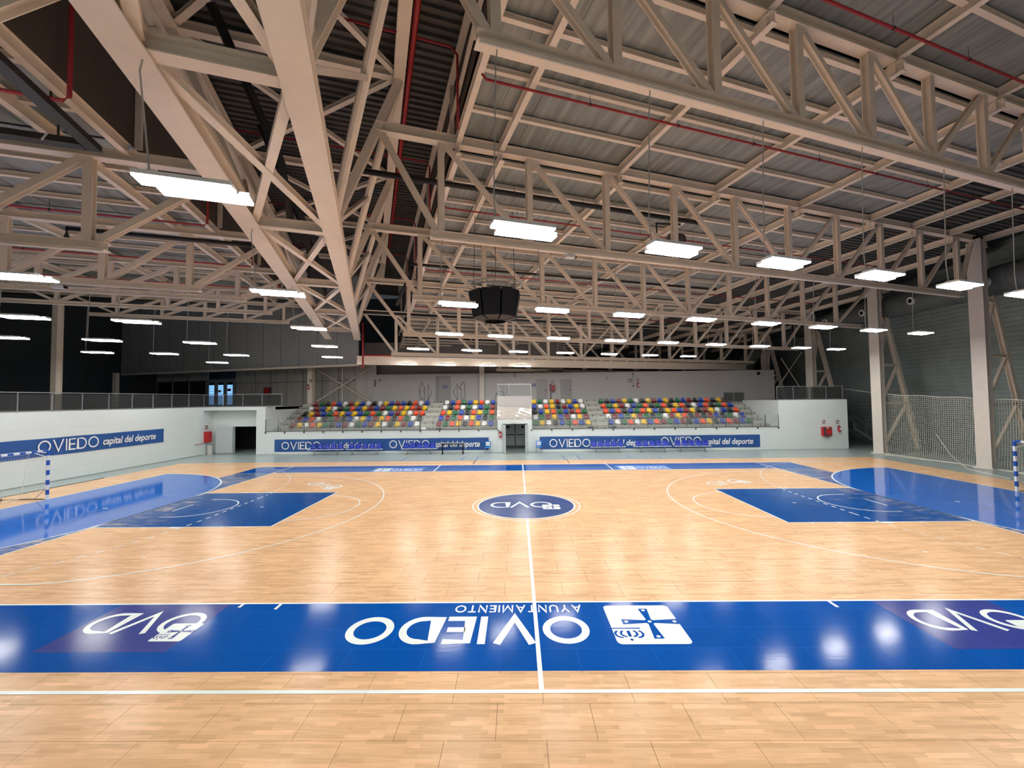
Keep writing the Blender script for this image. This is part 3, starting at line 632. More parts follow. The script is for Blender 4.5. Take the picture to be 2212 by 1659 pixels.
for k in range(-2, 5):
    v = VK(k); zb, zt = LB[k], LZ(v)-0.28; u0 = -12.25; st = 2.7; ue = (XL+2-V.x*v)/U.x; n = 8
    lab = {-2: 'first', -1: 'second', 0: 'third', 1: 'fourth', 2: 'fifth', 3: 'sixth', 4: 'seventh'}[k]
    t = thing('roof_truss', f'cream steel roof truss left of the spine, {lab} from the camera', 'truss', P(0, v, 0))
    def part(name, mb): mb.obj(name, 'steel', t)
    part('top_chord', MB().ibeam(P(u0-st*n, v, zt), P(sl(zt), v, zt), 0.28, 0.26, 0.03))
    part('bottom_chord', MB().ibeam(P(u0-st*(n if k < 4 else 4.6), v, zb), P(u0+0.4, v, zb), 0.28, 0.22, 0.03))
    MB().tube([P(u0-st*(n-0.5 if k < 4 else 4.4), v-0.1, zb-0.13), P(u0+0.35, v-0.1, zb-0.13)], 0.03, 6).obj('conduit', 'col_paint', t)
    for i in range(n):
        u = u0-st*i
        if k == 4 and i > 4: break
        part('vertical', MB().ibeam(P(u, v, zb+0.1), P(u, v, zt-0.12), 0.20, 0.20, 0.02, V))
        if i < 4: part('diagonal', MB().ibeam(P(u-st+0.15, v, zb+0.12), P(u-0.12, v, zt-0.14), 0.17, 0.17, 0.016, V))
        else: part('diagonal', MB().ibeam(P(u-st+0.15, v, zt-0.14), P(u-0.12, v, zb+0.12), 0.14, 0.14, 0.016, V))
    part('diagonal', MB().ibeam(P(u0+0.2, v, zb+0.12), P(sl(zt)-0.15, v, zt-0.14), 0.17, 0.17, 0.016, V))
# spine: two wide bottom chords, top chords under the monitor deck, crossed bracing
sp = thing('spine_truss', 'deep cream space truss running down the middle of the roof, wide twin bottom chords', 'truss', P(-7.6, -14, 0))
def spart(name, mb): mb.obj(name, 'steel', sp)
AU, BU, CU, CL, ZA, ZC = -8.70, -6.58, -4.70, -10.60, 9.0, 14.15
vs, ve = VK(-2.2), VK(3.62)
for u in (AU, BU):
    mb = MB(); mb.bar(P(u, vs, ZA-0.17), P(u, ve, ZA-0.17), 0.50, 0.035); mb.bar(P(u, vs, ZA+0.17), P(u, ve, ZA+0.17), 0.50, 0.035); mb.bar(P(u, vs, ZA), P(u, ve, ZA), 0.03, 0.31)
    spart('bottom_chord', mb)
for u in (CU, CL): spart('top_chord', MB().ibeam(P(u, -16, ZC), P(u, 22.5, ZC), 0.34, 0.34, 0.03))
for k in range(-2, 4):
    v = VK(k)
    spart('cross_member', MB().ibeam(P(AU+0.2, v, ZA+0.02), P(BU-0.2, v, ZA+0.02), 0.26, 0.28, 0.025))
    spart('cross_member', MB().ibeam(P(CL+0.1, v, ZC), P(CU-0.1, v, ZC), 0.24, 0.26, 0.025))
    spart('strut', MB().ibeam(P(BU, v, ZA+0.2), P(CU, v, ZC-0.18), 0.24, 0.24, 0.022, V)); spart('strut', MB().ibeam(P(AU, v, ZA+0.2), P(CL, v, ZC-0.18), 0.24, 0.24, 0.022, V))
    if k > -2:
        w0 = VK(k-1)
        spart('diagonal', MB().ibeam(P(AU+0.15, w0+0.2, ZA), P(BU-0.15, v-0.2, ZA), 0.18, 0.16, 0.016)); spart('diagonal', MB().ibeam(P(BU-0.15, w0+0.2, ZA+0.03), P(AU+0.15, v-0.2, ZA+0.03), 0.18, 0.16, 0.016))
        spart('diagonal', MB().tube([P(BU, v, ZA+0.25), P(CU, w0, ZC-0.15)], 0.13, 10)); spart('diagonal', MB().tube([P(AU, v, ZA+0.25), P(CL, w0, ZC-0.15)], 0.13, 10))
        spart('diagonal', MB().ibeam(P(CL+0.1, w0+0.1, ZC), P(CU-0.1, v-0.1, ZC), 0.17, 0.15, 0.016)); spart('diagonal', MB().ibeam(P(CU-0.1, w0+0.1, ZC+0.02), P(CL+0.1, v-0.1, ZC+0.02), 0.17, 0.15, 0.016))
        for s_, u_, uc in ((1, BU, CU), (-1, AU, CL)): spart('brace', MB().ibeam(P(u_, w0, ZA+0.2), P(u_+(uc-u_)*0.5, (w0+v)/2, (ZA+ZC)/2), 0.13, 0.13, 0.014, U))
for u in (AU, BU):
    for k in range(-2, 4):
        MB().box(-0.16, -0.22, -0.02, 0.16, 0.22, 0.02) if False else None
for k in range(-2, 4):
    for u in (BU, AU):
        v = VK(k); c = P(u, v, ZA+0.45); mb = MB(); s_ = 1 if u == BU else -1
        pts = [P(u-0.0*s_, v-0.5, ZA+0.19), P(u, v+0.5, ZA+0.19), P(u+0.22*s_, v+0.25, ZA+0.75), P(u+0.22*s_, v-0.35, ZA+0.75)]
        mb.poly(pts); mb.poly([p+U*0.02 for p in pts]); mb.obj('gusset', 'steel', sp)
# large cream girder between spine end and the far trusses
t = thing('girder', 'deep cream steel girder under the farthest truss, above the rooms wall', 'beam', P(-6.6, VK(3)+0.5, 6.6))
v = VK(3)+0.55
MB().bar(P(-6.5, v, 6.92), P(31.0, v, 6.92), 0.04, 0.56).obj('web', 'steel', t)
for z in (6.62, 7.21): MB().bar(P(-6.5, v, z), P(31.0, v, z), 0.36, 0.03).obj('flange', 'steel', t)
# ------------------------------------------------------------------ lamps
def make_lamp(label, u, v, z, zc, group, idx):
    t = thing('pendant_lamp', label, 'lamp', P(u, v, z), A_, group)
    return t
hm = MB(); hm.box(-0.66, -0.27, 0.03, 0.50, 0.03, 0.09); hm.box(-0.50, 0.03, 0.03, 0.66, 0.30, 0.09); hm.box(-0.3, -0.05, 0.09, 0.3, 0.05, 0.13); HM = hm.mesh('housing', 'housing')
dm = MB(); dm.box(-0.65, -0.265, 0.0, 0.49, 0.025, 0.03); DM = dm.mesh('diffuser', 'tube_light')
dm = MB(); dm.box(-0.49, 0.035, 0.0, 0.65, 0.295, 0.03); DM2 = dm.mesh('diffuser', 'tube_light')
RIGHT_U = [-2.85, 0.45, 3.55, 6.9, 10.3, 13.7, 17.1, 20.6, 23.8]
rows = []
for k, us in ((-2, [-8.0, -2.85, 3.55, 10.3]), (-1, [-7.9]+RIGHT_U[:6]), (0, [-20.6, -17.3, -13.6, -8.0]+RIGHT_U[:8]), (1, [-24.2, -20.6, -17.2, -13.9, -8.0, -2.05]+RIGHT_U[1:]), (2, [-24.2, -21.4, -17.9, -13.9, -8.0]+RIGHT_U[:7]), (3, [-21.1, -17.8, -13.9, -8.1, -3.0, -0.05, 3.1, 6.1]), (4, [-16.8])):  # row over the camera is out of view, added to light the near floor
    for i, u in enumerate(us): rows.append((k, u, i, len(us)))
for k, u, i, n in rows:
    v = VK(k); z = 7.03; zc = (TB.get(k, 7)-0.09 if u > -4 else (ZA-0.178 if u > -9 else LB.get(k, 9.6)-0.09))
    if k == 3 and u > -4: z = 6.62; zc = 6.62+0.5
    rown = {-2: 'added overhead', -1: 'nearest', 0: 'second', 1: 'third', 2: 'fourth', 3: 'fifth', 4: 'farthest'}[k]
    if k == 4: lab = 'lone bright lamp hanging farthest back, in front of the grey hanging wall'
    elif k == -2: lab = f'added unseen strip lamp, {ORD[i]} from the left in the row over the camera'
    elif u < -4 and i == 0 and k == -1: lab = 'big bright strip lamp hanging below the spine truss, nearest of all on the left'
    else: lab = f'added unseen strip lamp, {ORD[i]} from the left in the {rown} row from the camera'
    t = thing('pendant_lamp', lab, 'lamp', P(u, v, z), A_, f'pendant strip lamps of the {rown} row')
    for nm, me in (('housing', HM), ('diffuser', DM), ('diffuser', DM2)):
        o = bpy.data.objects.new(nm, me); C.objects.link(o); o.parent = t
    h = max(0.2, zc-z-0.10); xt = -0.66 if -9 < u < -7 else -0.50
    if k != 3 or u < -4:
        local(MB().tube([(-0.55, 0, 0.09), (-0.58, 0.02, 0.09+h*0.15), (xt-0.03, 0, 0.09+h*0.9), (xt, 0, 0.09+h)], 0.013, 5), 'cable', 'cable', t)
    else: local(MB().tube([(-0.5, 0, 0.09), (-0.5, 0, 0.28)], 0.012, 5), 'cable', 'cable', t)
# ------------------------------------------------------------------ stands
TREAD = lambda k: 1.86+0.41*k; RY = lambda k: 16.72+0.95*k
st = struct('floor_stands', MB().box(-19.4, FY+0.25, 0, -1.8, 16.72, 1.45).box(0.8, FY+0.25, 0, 19.22, 16.72, 1.45), 'concrete')
for (a, b) in ((-19.4, -1.8), (0.8, 19.22)):
    for k in range(5): MB().box(a, RY(k), 0.0, b, RY(k)+0.95 if k < 4 else 21.6, TREAD(k)).obj('tier', 'concrete', st)
MB().box(-1.8, 18.0, 3.2, 0.8, 21.6, 3.7).obj('tier', 'concrete', st)
def aisle(xa, xb):
    for k in range(6):
        z0 = TREAD(k-1) if k else 1.45
        MB().box(xa, RY(k)-0.42, z0, xb, RY(k)-0.0, z0+0.205).obj('aisle_step', 'concrete_light', st)
        for x in (xa+0.3, xb-0.3): MB().box(x-0.035, RY(k)-0.03, z0+0.24, x+0.035, RY(k)-0.02, z0+0.31).obj('step_lamp', 'black', st)
for a, b in ((-19.35, -18.55), (-8.0, -6.8), (5.6, 6.85), (18.2, 19.1)): aisle(a, b)
for a, b in ((-19.4, -1.8), (0.8, 19.22)):       # joints of the precast tiers
    n = int((b-a)/1.9)
    for i in range(1, n): MB().box(a+1.9*i, 16.712, 1.46, a+1.9*i+0.02, 16.72, 1.86).obj('precast_joint', 'dark_metal', st)
# seats
prof = [(-0.21, 0.105), (-0.20, 0.135), (-0.14, 0.12), (-0.02, 0.095), (0.10, 0.10), (0.165, 0.15), (0.185, 0.24), (0.20, 0.33), (0.212, 0.405), (0.22, 0.42)]
wid = [0.18, 0.20, 0.205, 0.205, 0.20, 0.195, 0.185, 0.175, 0.165, 0.145]
def seat_mesh(m):
    mb = MB(); nx = 6
    for off in (0.0, 0.018):
        for (y, z), w_ in zip(prof, wid):
            for j in range(nx+1):
                s_ = -1+2*j/nx; dish = 0.035*s_*s_
                mb.v.append((s_*w_, y+off*(0.9 if z > 0.19 else 0), z+(dish if z < 0.19 else 0)-(off if z <= 0.19 else 0)-(0.010*s_*s_ if z > 0.40 else 0)))
    N = len(prof); W = nx+1
    for lay in (0, 1):
        for i in range(N-1):
            for j in range(nx): a = lay*N*W+i*W+j; mb.f.append((a, a+1, a+W+1, a+W) if lay == 0 else (a, a+W, a+W+1, a+1))
    for i in range(N-1):
        for j in (0, nx): a = i*W+j; b = a+N*W; mb.f.append((a, a+W, b+W, b))
    for j in range(nx):
        for i in (0, N-1): a = i*W+j; b = a+N*W; mb.f.append((a, b, b+1, a+1))
    mb.box(-0.12, -0.10, 0.0, 0.12, 0.10, 0.085)
    me = mb.mesh('stadium_seat', m); me.polygons.foreach_set('use_smooth', [True]*len(me.polygons)); return me
SM = {k: seat_mesh('seat_'+v[0]) for k, v in SEAT.items()}
BL = {'far left': (-18.15, -8.26, ['mywoygkbmwgbmywkymbw', 'mbowkgmkbwybmyokogwk', 'kymbgoybybgogwbmywoo', 'wmbywkgobymbmgyoyomy', 'mgkobwmybwkwybmbkowb']),
      'centre left': (-6.5, -2.4, ['mgoykoywb', 'bmgowybkg', 'oygbkoygo', 'wkowgwbgm', 'wbogbyowb']),
      'centre right': (1.18, 5.3, ['gywkbgoby', 'wgmybmwym', 'kbyogbmog', 'bwoykmbyw', 'ygwymwybw']),
      'far right': (7.10, 17.9, ['bwgowyobomgbmkboykbombg', 'wmbgymgkgwmyokmkmbkgwb', 'oboskgoybkyobmykmywbko', 'ogymwbgokgokyokwbokgob', 'gkbmygwkymbykgbmkbokym'])}
BL['far right'][2][0] = 'bwgowybomgbmkboykbombg'; BL['far right'][2][2] = 'obokbgoybkyobmykmywbko'
ROWN = ['front', 'second', 'third', 'fourth', 'top']
for bn, (xa, xb, rws) in BL.items():
    for k, s_ in enumerate(rws):
        n = len(s_)
        for i, c in enumerate(s_):
            o = link('stadium_seat', SM[c]); o.location = (xa+(xb-xa)*i/(n-1), RY(k)+0.40, TREAD(k)+0.0005)
            o['label'] = f'{SEAT[c][0]} plastic seat, {ORD[i]} from the left in the {ROWN[k]} row of the {bn} block'
            o['category'] = 'seat'; o['group'] = f'plastic seats of the {bn} block'
for x, c, lab in ((-7.55, 'w', 'white plastic seat alone at the foot of the aisle right of the far left block'), (-6.4, 'k', 'black plastic seat behind the glass, below the front row of the centre left block'),
                  (5.35, 'k', 'black plastic seat behind the glass at the foot of the aisle, centre right block'), (7.1, 'k', 'black plastic seat behind the glass, below the far right block')):
    o = link('stadium_seat', SM[c]); o.location = (x, 16.3, 1.4505); o.scale = (1.35, 1.0, 0.85) if c == 'k' else (1, 1, 1); o['label'] = lab; o['category'] = 'seat'
# ------------------------------------------------------------------ glass guard of the stands
def guard(x0, x1, z0, lab, step=0.98, h=0.9):
    t = thing('glass_guard', lab, 'railing', (x0, FY, z0))
    n = round((x1-x0)/step); st_ = (x1-x0)/n
    for i in range(n+1):
        x = x0+st_*i; r_ = 0.022 if i % 3 == 0 else 0.01
        MB().box(x-r_, FY-0.03, z0-0.02, x+r_, FY+0.0, z0+h).obj('post', 'dark_metal', t)
        if i < n: MB().box(x+0.02, FY-0.02, z0+0.02, x+st_-0.02, FY-0.010, z0+h-0.02).obj('glass_pane', 'glass', t)
    MB().box(x0, FY-0.032, z0-0.02, x1, FY-0.0, z0+0.03).obj('bottom_rail', 'dark_metal', t)
    m_ = round((x1-x0)/1.48)
    for i in range(m_+1): x = x0+(x1-x0)*i/m_; MB().box(x-0.05, FY-0.06, z0-0.14, x+0.05, FY-0.005, z0-0.02).obj('bracket', 'dark_metal', t)
    MB().tube([(x0, FY-0.015, z0+h), (x1, FY-0.015, z0+h)], 0.010, 5).obj('top_edge', 'rail_metal', t)
guard(-19.38, -1.75, 1.72, 'low glass guard with dark posts before the left half of the stands')
guard(0.75, 19.2, 1.70, 'low glass guard with dark posts before the right half of the stands')
def railing(pts, z0, h, lab, step, pane='mesh_glass'):
    t = thing('railing', lab, 'railing', (*pts[0], z0))
    for (xa, ya), (xb, yb) in zip(pts[:-1], pts[1:]):
        a = Vector((xa, ya, z0)); b = Vector((xb, yb, z0)); L = (b-a).length; n = max(1, round(L/step)); d = (b-a)/n
        for i in range(n+1):
            p = a+d*i; MB().bar(p, p+ZV*h, 0.05, 0.03, d.normalized()).obj('post', 'rail_metal', t)
            if i < n: MB().bar(p+d*0.04+ZV*h*0.5, p+d*0.96+ZV*h*0.5, 0.012, h*0.86).obj('panel', pane, t)
        MB().bar(a+ZV*(h), b+ZV*(h), 0.06, 0.04).obj('handrail', 'rail_metal', t)
        MB().bar(a+ZV*0.05, b+ZV*0.05, 0.03, 0.03).obj('bottom_rail', 'rail_metal', t)
railing([(-24.3, -14), (-24.3, 15.9), (-18.3, 15.9), ], 3.60, 0.97, 'long grey railing with dim panels on top of the left white wall', 1.5)
railing([(19.3, 15.9), (24.2, 15.9), (24.2, 19.0)], 3.68, 1.02, 'grey railing with mesh panels on top of the right white block', 1.3)
railing([(17.6, 20.6), (19.4, 20.6), ], 3.55, 0.85, 'short dark rail at the top right end of the stands', 0.9)
# ------------------------------------------------------------------ tunnel in the middle of the stands
tn = MB(); tn.box(-1.78, FY-0.05, 0, -1.42, 17.2, 2.45); tn.box(0.46, FY-0.05, 0, 0.80, 17.2, 2.45); tn.box(-1.42, FY-0.05, 2.12, 0.46, 17.2, 2.45)
tn.box(-1.78, 17.2, 0, -1.55, 19.8, 2.9); tn.box(0.55, 17.2, 0, 0.80, 19.8, 2.9); tn.box(-1.78, 17.0, 2.45, 0.80, 19.8, 3.40)
struct('wall_tunnel', tn, 'white_wall')
struct('ceiling_tunnel', MB().box(-1.42, 17.2, 2.2, 0.46, 19.8, 2.4), 'door_grey')
t = thing('tunnel_canopy', 'sloping glossy crinkled sheet above the central tunnel doorway', 'canopy', (-0.5, 16.3, 2.46))
m = MB(); m.grid(lambda a, b: (-1.76+2.54*a, FY-0.04+1.3*b, 2.47+0.93*b+0.025*math.sin(17*a+9*b)*math.sin(13*b+4*a)), 24, 12); m.obj('sheet', 'wrap', t, smooth=True)
for x in (-1.80, 0.78): MB().bar((x, FY-0.05, 2.47), (x, 17.0, 3.41), 0.05, 0.06).obj('side_trim', 'white_plastic', t)
t = thing('camera_booth', 'pale grey booth above the tunnel with a railed top', 'booth', (-0.5, 18, 3.40))
MB().box(-1.85, 17.02, 3.41, 0.85, 18.6, 4.22).obj('front_panel', 'rooms_wall', t)
for x in (-1.82, -0.95, 0.82):
    for y in (17.05, 18.55): MB().box(x-0.025, y-0.025, 4.22, x+0.025, y+0.025, 5.18).obj('post', 'rail_metal', t)
for y in (17.05, 18.55): MB().box(-1.85, y-0.03, 5.15, 0.85, y+0.03, 5.20).obj('top_rail', 'rail_metal', t)
MB().box(-1.0, 17.04, 4.26, 0.80, 17.05, 5.12).obj('glass_pane', 'glass', t); MB().box(-1.8, 17.04, 4.26, -1.0, 17.05, 5.12).obj('glass_pane', 'glass', t)
# doors
def dstruct(n): return n
d2 = struct('door_2', MB().box(-1.42, 18.98, 0.0, 0.46, 19.04, 2.15), 'door_dark')
for s_, x0 in ((0, -1.36), (1, -0.44)):
    MB().box(x0, 18.93, 0.12, x0+0.82, 18.98, 2.1).obj('door_leaf', 'door_grey', d2)
    MB().box(x0+0.05, 18.86, 1.0, x0+0.77, 18.91, 1.06).obj('panic_bar', 'black', d2); cx = x0+0.28 if s_ == 0 else x0+0.58
    m = MB(); m.tube([(cx, 18.925, 1.66), (cx, 18.915, 1.66)], 0.17, 20); m.obj('round_window', 'rooms_wall', d2); m = MB(); m.tube([(cx, 18.918, 1.66), (cx, 18.908, 1.66)], 0.12, 20); m.obj('round_pane', 'black', d2)
def leaf(name, hinge, end, z1, mtl, nm='leaf'):
    a = Vector(hinge); b = Vector(end); s = struct(name, MB().bar(a+ZV*(z1/2+0.01), b+ZV*(z1/2+0.01), 0.045, z1), mtl); d = (b-a).normalized(); q = a+(b-a)*0.88; n = Vector((-d.y, d.x, 0))
    MB().bar(q+ZV*1.02-n*0.03, q+ZV*1.02-n*0.09, 0.03, 0.03).obj('handle_stem', 'black', s); MB().bar(q+ZV*1.02-n*0.09, q-d*0.12+ZV*1.02-n*0.09, 0.022, 0.022).obj('handle', 'black', s); return s
leaf('door_3', (-1.44, FY-0.06, 0), (-1.60+0.42, FY-0.9+0.05, 0), 2.08, 'door_grey'); leaf('door_4', (0.48, FY-0.06, 0), (0.34-0.05, FY-0.93, 0), 2.08, 'door_grey')
leaf('door_5', (-22.60, 16.7, 0), (-23.75, 16.45, 0), 2.04, 'door_grey'); leaf('door_6', (-20.62, 16.7, 0), (-20.16, 15.8, 0), 2.04, 'door_grey')
t = thing('wooden_bench', 'dark bench inside the storeroom behind the open left door', 'bench', (-21.6, 19.6, 0))
MB().box(-22.6, 19.4, 0.46, -20.7, 19.75, 0.5).obj('seat', 'dark_metal', t)
for x in (-22.3, -21.6, -20.9): MB().box(x-0.03, 19.45, 0, x+0.03, 19.7, 0.46).obj('leg', 'dark_metal', t)
for x, lab in ((-21.6, 'exit lamp above the open left door'), ): 
    t = thing('emergency_light', 'small white emergency light above the open storeroom door', 'lamp', (x, 16.74, 2.55)); MB().box(x-0.15, 16.70, 2.5, x+0.15, 16.748, 2.6).obj('case', 'housing', t); MB().box(x-0.12, 16.695, 2.515, x+0.12, 16.70, 2.585).obj('cover', 'white_plastic', t)
t = thing('emergency_light', 'small white emergency light above the central tunnel doorway', 'lamp', (-0.5, FY-0.06, 2.25)); MB().box(-0.65, FY-0.10, 2.20, -0.35, FY-0.051, 2.32).obj('case', 'white_plastic', t); MB().box(-0.62, FY-0.105, 2.22, -0.38, FY-0.10, 2.30).obj('cover', 'housing', t)
# doors and things on the rooms wall
RYW = 24.2
for n_, (x0, x1, zt) in enumerate(((-8.1, -6.7, 6.24), (1.62, 2.58, 5.80), (3.93, 4.90, 5.78))):
    s = struct(f'door_{7+n_}', MB().box(x0, RYW-0.03, 3.7, x1, RYW-0.001, zt), 'door_room')
    fm = MB(); fm.box(x0-0.05, RYW-0.05, 3.7, x0, RYW-0.001, zt+0.05); fm.box(x1, RYW-0.05, 3.7, x1+0.05, RYW-0.001, zt+0.05); fm.box(x0-0.05, RYW-0.05, zt, x1+0.05, RYW-0.001, zt+0.05); fm.obj('door_frame', 'grey_metal', s)
    if n_: MB().box(x1-0.18, RYW-0.08, 4.73, x1-0.06, RYW-0.03, 4.82).obj('handle', 'black', s)
    else: MB().box(x0+0.17, RYW-0.035, 3.72, x0+0.20, RYW-0.031, zt-0.02).obj('leaf_gap', 'dark_metal', s)
def wall_line(mb, pts, w_, y, closed=False): stroke(mb, pts, w_, lambda a, b: (a, y, b), closed)
def drawing(name, lab, lines, cx, m='ink', w_=0.035):
    t = thing(name, lab, 'drawing', (cx, RYW-0.004, 3.8))
    for nm, pts in lines: mb = MB(); w_ = max(w_, 0.045); wall_line(mb, pts, w_, RYW-0.004); mb.obj(nm, m, t)
man = [(-9.60, 3.75), (-9.62, 4.45), (-9.70, 4.75), (-9.74, 4.95), (-9.70, 5.2), (-9.55, 5.32), (-9.52, 5.38), (-9.56, 5.50), (-9.52, 5.62), (-9.44, 5.66), (-9.36, 5.61), (-9.33, 5.50), (-9.37, 5.38), (-9.32, 5.32), (-9.18, 5.22), (-9.13, 4.95), (-9.17, 4.75), (-9.22, 4.62), (-9.20, 4.4), (-9.08, 3.75)]
drawing('athlete_outline', 'line drawing of a standing man painted on the rooms wall', [('body', man), ('legs', [(-9.47, 3.75), (-9.42, 4.28), (-9.30, 4.1), (-9.22, 3.75)]), ('arm', [(-9.62, 4.6), (-9.60, 4.95), (-9.58, 5.1)]), ('arm', [(-9.22, 4.6), (-9.27, 4.95), (-9.28, 5.1)])], -9.44)
drawing('triangle_mark', 'black triangle outline to the right of the standing man drawing', [('outline', [(-8.86, 3.9), (-8.86, 5.46), (-8.50, 4.72), (-8.82, 4.0), (-8.86, 3.9)])], -8.7)
woman = [(-5.64, 3.75), (-5.68, 4.5), (-5.64, 4.85), (-5.72, 5.0), (-5.86, 5.12), (-5.80, 5.28), (-5.64, 5.36), (-5.60, 5.42), (-5.62, 5.55), (-5.55, 5.66), (-5.44, 5.68), (-5.36, 5.58), (-5.34, 5.4), (-5.28, 5.25), (-5.34, 4.9), (-5.30, 4.6), (-5.24, 3.75)]
drawing('athlete_outline', 'line drawing of a woman with hand on hip on the rooms wall', [('body', woman), ('legs', [(-5.50, 3.75), (-5.46, 4.35), (-5.38, 3.75)]), ('arm', [(-5.62, 5.0), (-5.74, 5.06), (-5.76, 5.14)])], -5.5)
drawing('triangle_mark', 'black triangle outline to the left of the woman drawing', [('outline', [(-6.02, 3.9), (-6.02, 5.5), (-6.42, 4.72), (-6.06, 4.0), (-6.02, 3.9)])], -6.2)
drawing('athlete_outline', 'line drawing of a wheelchair athlete behind the booth railing', [('body', [(-2.35, 4.0), (-2.38, 4.3), (-2.28, 4.5), (-2.1, 4.55), (-2.05, 5.0), (-1.98, 5.3), (-1.88, 5.4), (-1.8, 5.28), (-1.86, 5.1), (-1.72, 4.95), (-1.66, 4.7), (-1.5, 4.6)]), ('wheel', ell(-1.95, 4.45, 0.3, 0.3, 0, 360, 24)+[(-1.65, 4.45)])], -1.9)
drawing('triangle_mark', 'black triangle outline behind the booth railing', [('outline', [(-1.55, 4.1), (-1.55, 5.5), (-1.22, 4.85), (-1.55, 4.1)])], -1.4)
drawing('round_logo', 'faint round line emblem on the grey door right of the hose cabinet', [('ring', ell(4.72, 4.80, 0.50, 0.52, 60, 300, 24)), ('ring', ell(4.72, 4.80, 0.44, 0.46, 60, 300, 24)), ('rays', [(4.4, 4.6), (4.75, 5.0), (4.6, 5.15)]), ('rays', [(4.45, 5.0), (4.7, 5.15)])], 4.6, 'ink_grey', 0.025)
bpy.data.objects['round_logo'].location.y -= 0.0
for o in bpy.data.objects['round_logo'].children: o.data.transform(Matrix.Translation((0, -0.035, 0)))
def plate(name, lab, cat, x0, z0, x1, z1, m, y=RYW, sym=None, th=0.02):
    t = thing(name, lab, cat, ((x0+x1)/2, y, z0)); MB().box(x0, y-th, z0, x1, y-0.001, z1).obj('plate', m, t)
    if sym:
        w_, h_ = x1-x0, z1-z0
        for a, b, c, d in sym[1]: MB().box(x0+a*w_, y-th-0.004, z0+b*h_, x0+c*w_, y-th, z0+d*h_).obj('symbol', sym[0], t)
HS = ('white_plastic', [(0.15, 0.5, 0.5, 0.85), (0.55, 0.15, 0.8, 0.6), (0.15, 0.15, 0.35, 0.4)])
def toilets(xc, zc, where, y):
    t = thing('toilet_sign', where, 'sign', (xc, y, zc-0.15))
    for dx in (-0.12, 0.12): MB().tube([(xc+dx, y-0.001, zc+0.05), (xc+dx, y-0.02, zc+0.05)], 0.10, 14).obj('disc', 'sign_blue', t); MB().box(xc+dx-0.025, y-0.024, zc-0.01, xc+dx+0.025, y-0.02, zc+0.11).obj('symbol', 'white_plastic', t)
    MB().box(xc-0.22, y-0.02, zc-0.15, xc+0.22, y-0.001, zc-0.08).obj('caption', 'sign_blue', t)
toilets(-7.2, 5.25, 'pair of round blue signs on the wide grey door', RYW-0.031); toilets(1.32, 5.32, 'pair of round blue signs left of the beige door', RYW)
plate('fire_sign', 'small dark red sign high on the rooms wall above the booth', 'sign', -0.6, 6.1, -0.38, 6.38, 'sign_dark', sym=HS)
plate('fire_sign', 'small dark red sign above the hose cabinet on the rooms wall', 'sign', 2.96, 5.5, 3.16, 5.74, 'sign_dark', sym=HS)
plate('wall_notice', 'small dark notice high on the rooms wall left of the far right block', 'sign', 8.26, 5.78, 8.44, 5.97, 'ink', sym=HS)
plate('wall_notice', 'wide dark notice beside the sensor rail on the rooms wall', 'sign', 10.33, 5.48, 10.69, 5.76, 'ink', sym=HS)
plate('wall_notice', 'small dark notice above the extinguisher on the rooms wall', 'sign', 11.17, 5.48, 11.37, 5.76, 'sign_dark', sym=HS)
plate('wall_notice', 'small square notice near the left end of the rooms wall', 'sign', -13.68, 5.8, -13.42, 6.03, 'ink', sym=HS)
plate('direction_strip', 'narrow column of dark pictograms at the left end of the rooms wall', 'sign', -14.06, 5.35, -13.88, 6.0, 'ink', sym=('rooms_wall', [(0.2, 0.8, 0.8, 0.9), (0.2, 0.5, 0.8, 0.65), (0.3, 0.2, 0.7, 0.35)]))
t = thing('sensor_rail', 'thin black pole with two small heads on the rooms wall', 'sensor', (10.82, RYW, 5.1)); MB().box(10.81, RYW-0.03, 5.1, 10.83, RYW-0.01, 6.25).obj('pole', 'black', t)
for z in (5.08, 6.25): MB().tube([(10.82, RYW-0.001, z), (10.82, RYW-0.06, z)], 0.06, 10).obj('head', 'black', t)
t = thing('loudspeaker', 'small black speaker at the top right corner of the rooms wall', 'speaker', (22.7, RYW, 6.0)); MB().box(22.6, RYW-0.2, 6.02, 22.78, RYW-0.03, 6.3).obj('cabinet', 'black', t); MB().box(22.67, RYW-0.03, 6.1, 22.71, RYW, 6.2).obj('bracket', 'black', t)
def cabinet(x0, z0, x1, z1, y, lab, dep=0.22):
    t = thing('hose_cabinet', lab, 'hose cabinet', ((x0+x1)/2, y, z0)); MB().box(x0, y-dep, z0, x1, y-0.001, z1).obj('case', 'fire_red', t)
    MB().box(x0+0.05, y-dep-0.006, z0+0.05, x1-0.05, y-dep, z1-0.05).obj('door', 'dark_metal', t)
    m = MB(); m.tube([((x0+x1)/2+0.08, y-dep-0.007, (z0+z1)/2), ((x0+x1)/2+0.08, y-dep-0.02, (z0+z1)/2)], min(x1-x0, z1-z0)*0.33, 18); m.obj('hose_reel', 'fire_red', t)
    MB().box(x0+0.25, y-dep-0.02, z1-0.1, x0+0.42, y-dep-0.006, z1-0.04).obj('label_plate', 'white_plastic', t); return t
t = cabinet(22.35, 0.99, 23.0, 1.66, FY, 'red fire hose cabinet on the right white block'); MB().box(22.72, FY-0.14, 0.85, 22.77, FY-0.08, 0.99).obj('outlet', 'dark_metal', t)
t = cabinet(2.84, 4.68, 3.33, 5.38, RYW, 'dark red fire hose cabinet between the two doors of the rooms wall'); MB().tube([(3.2, RYW-0.1, 4.68), (3.2, RYW-0.1, 4.58), (2.93, RYW-0.1, 4.55), (2.93, RYW-0.1, 3.75)], 0.035, 6).obj('pipe', 'black', t)
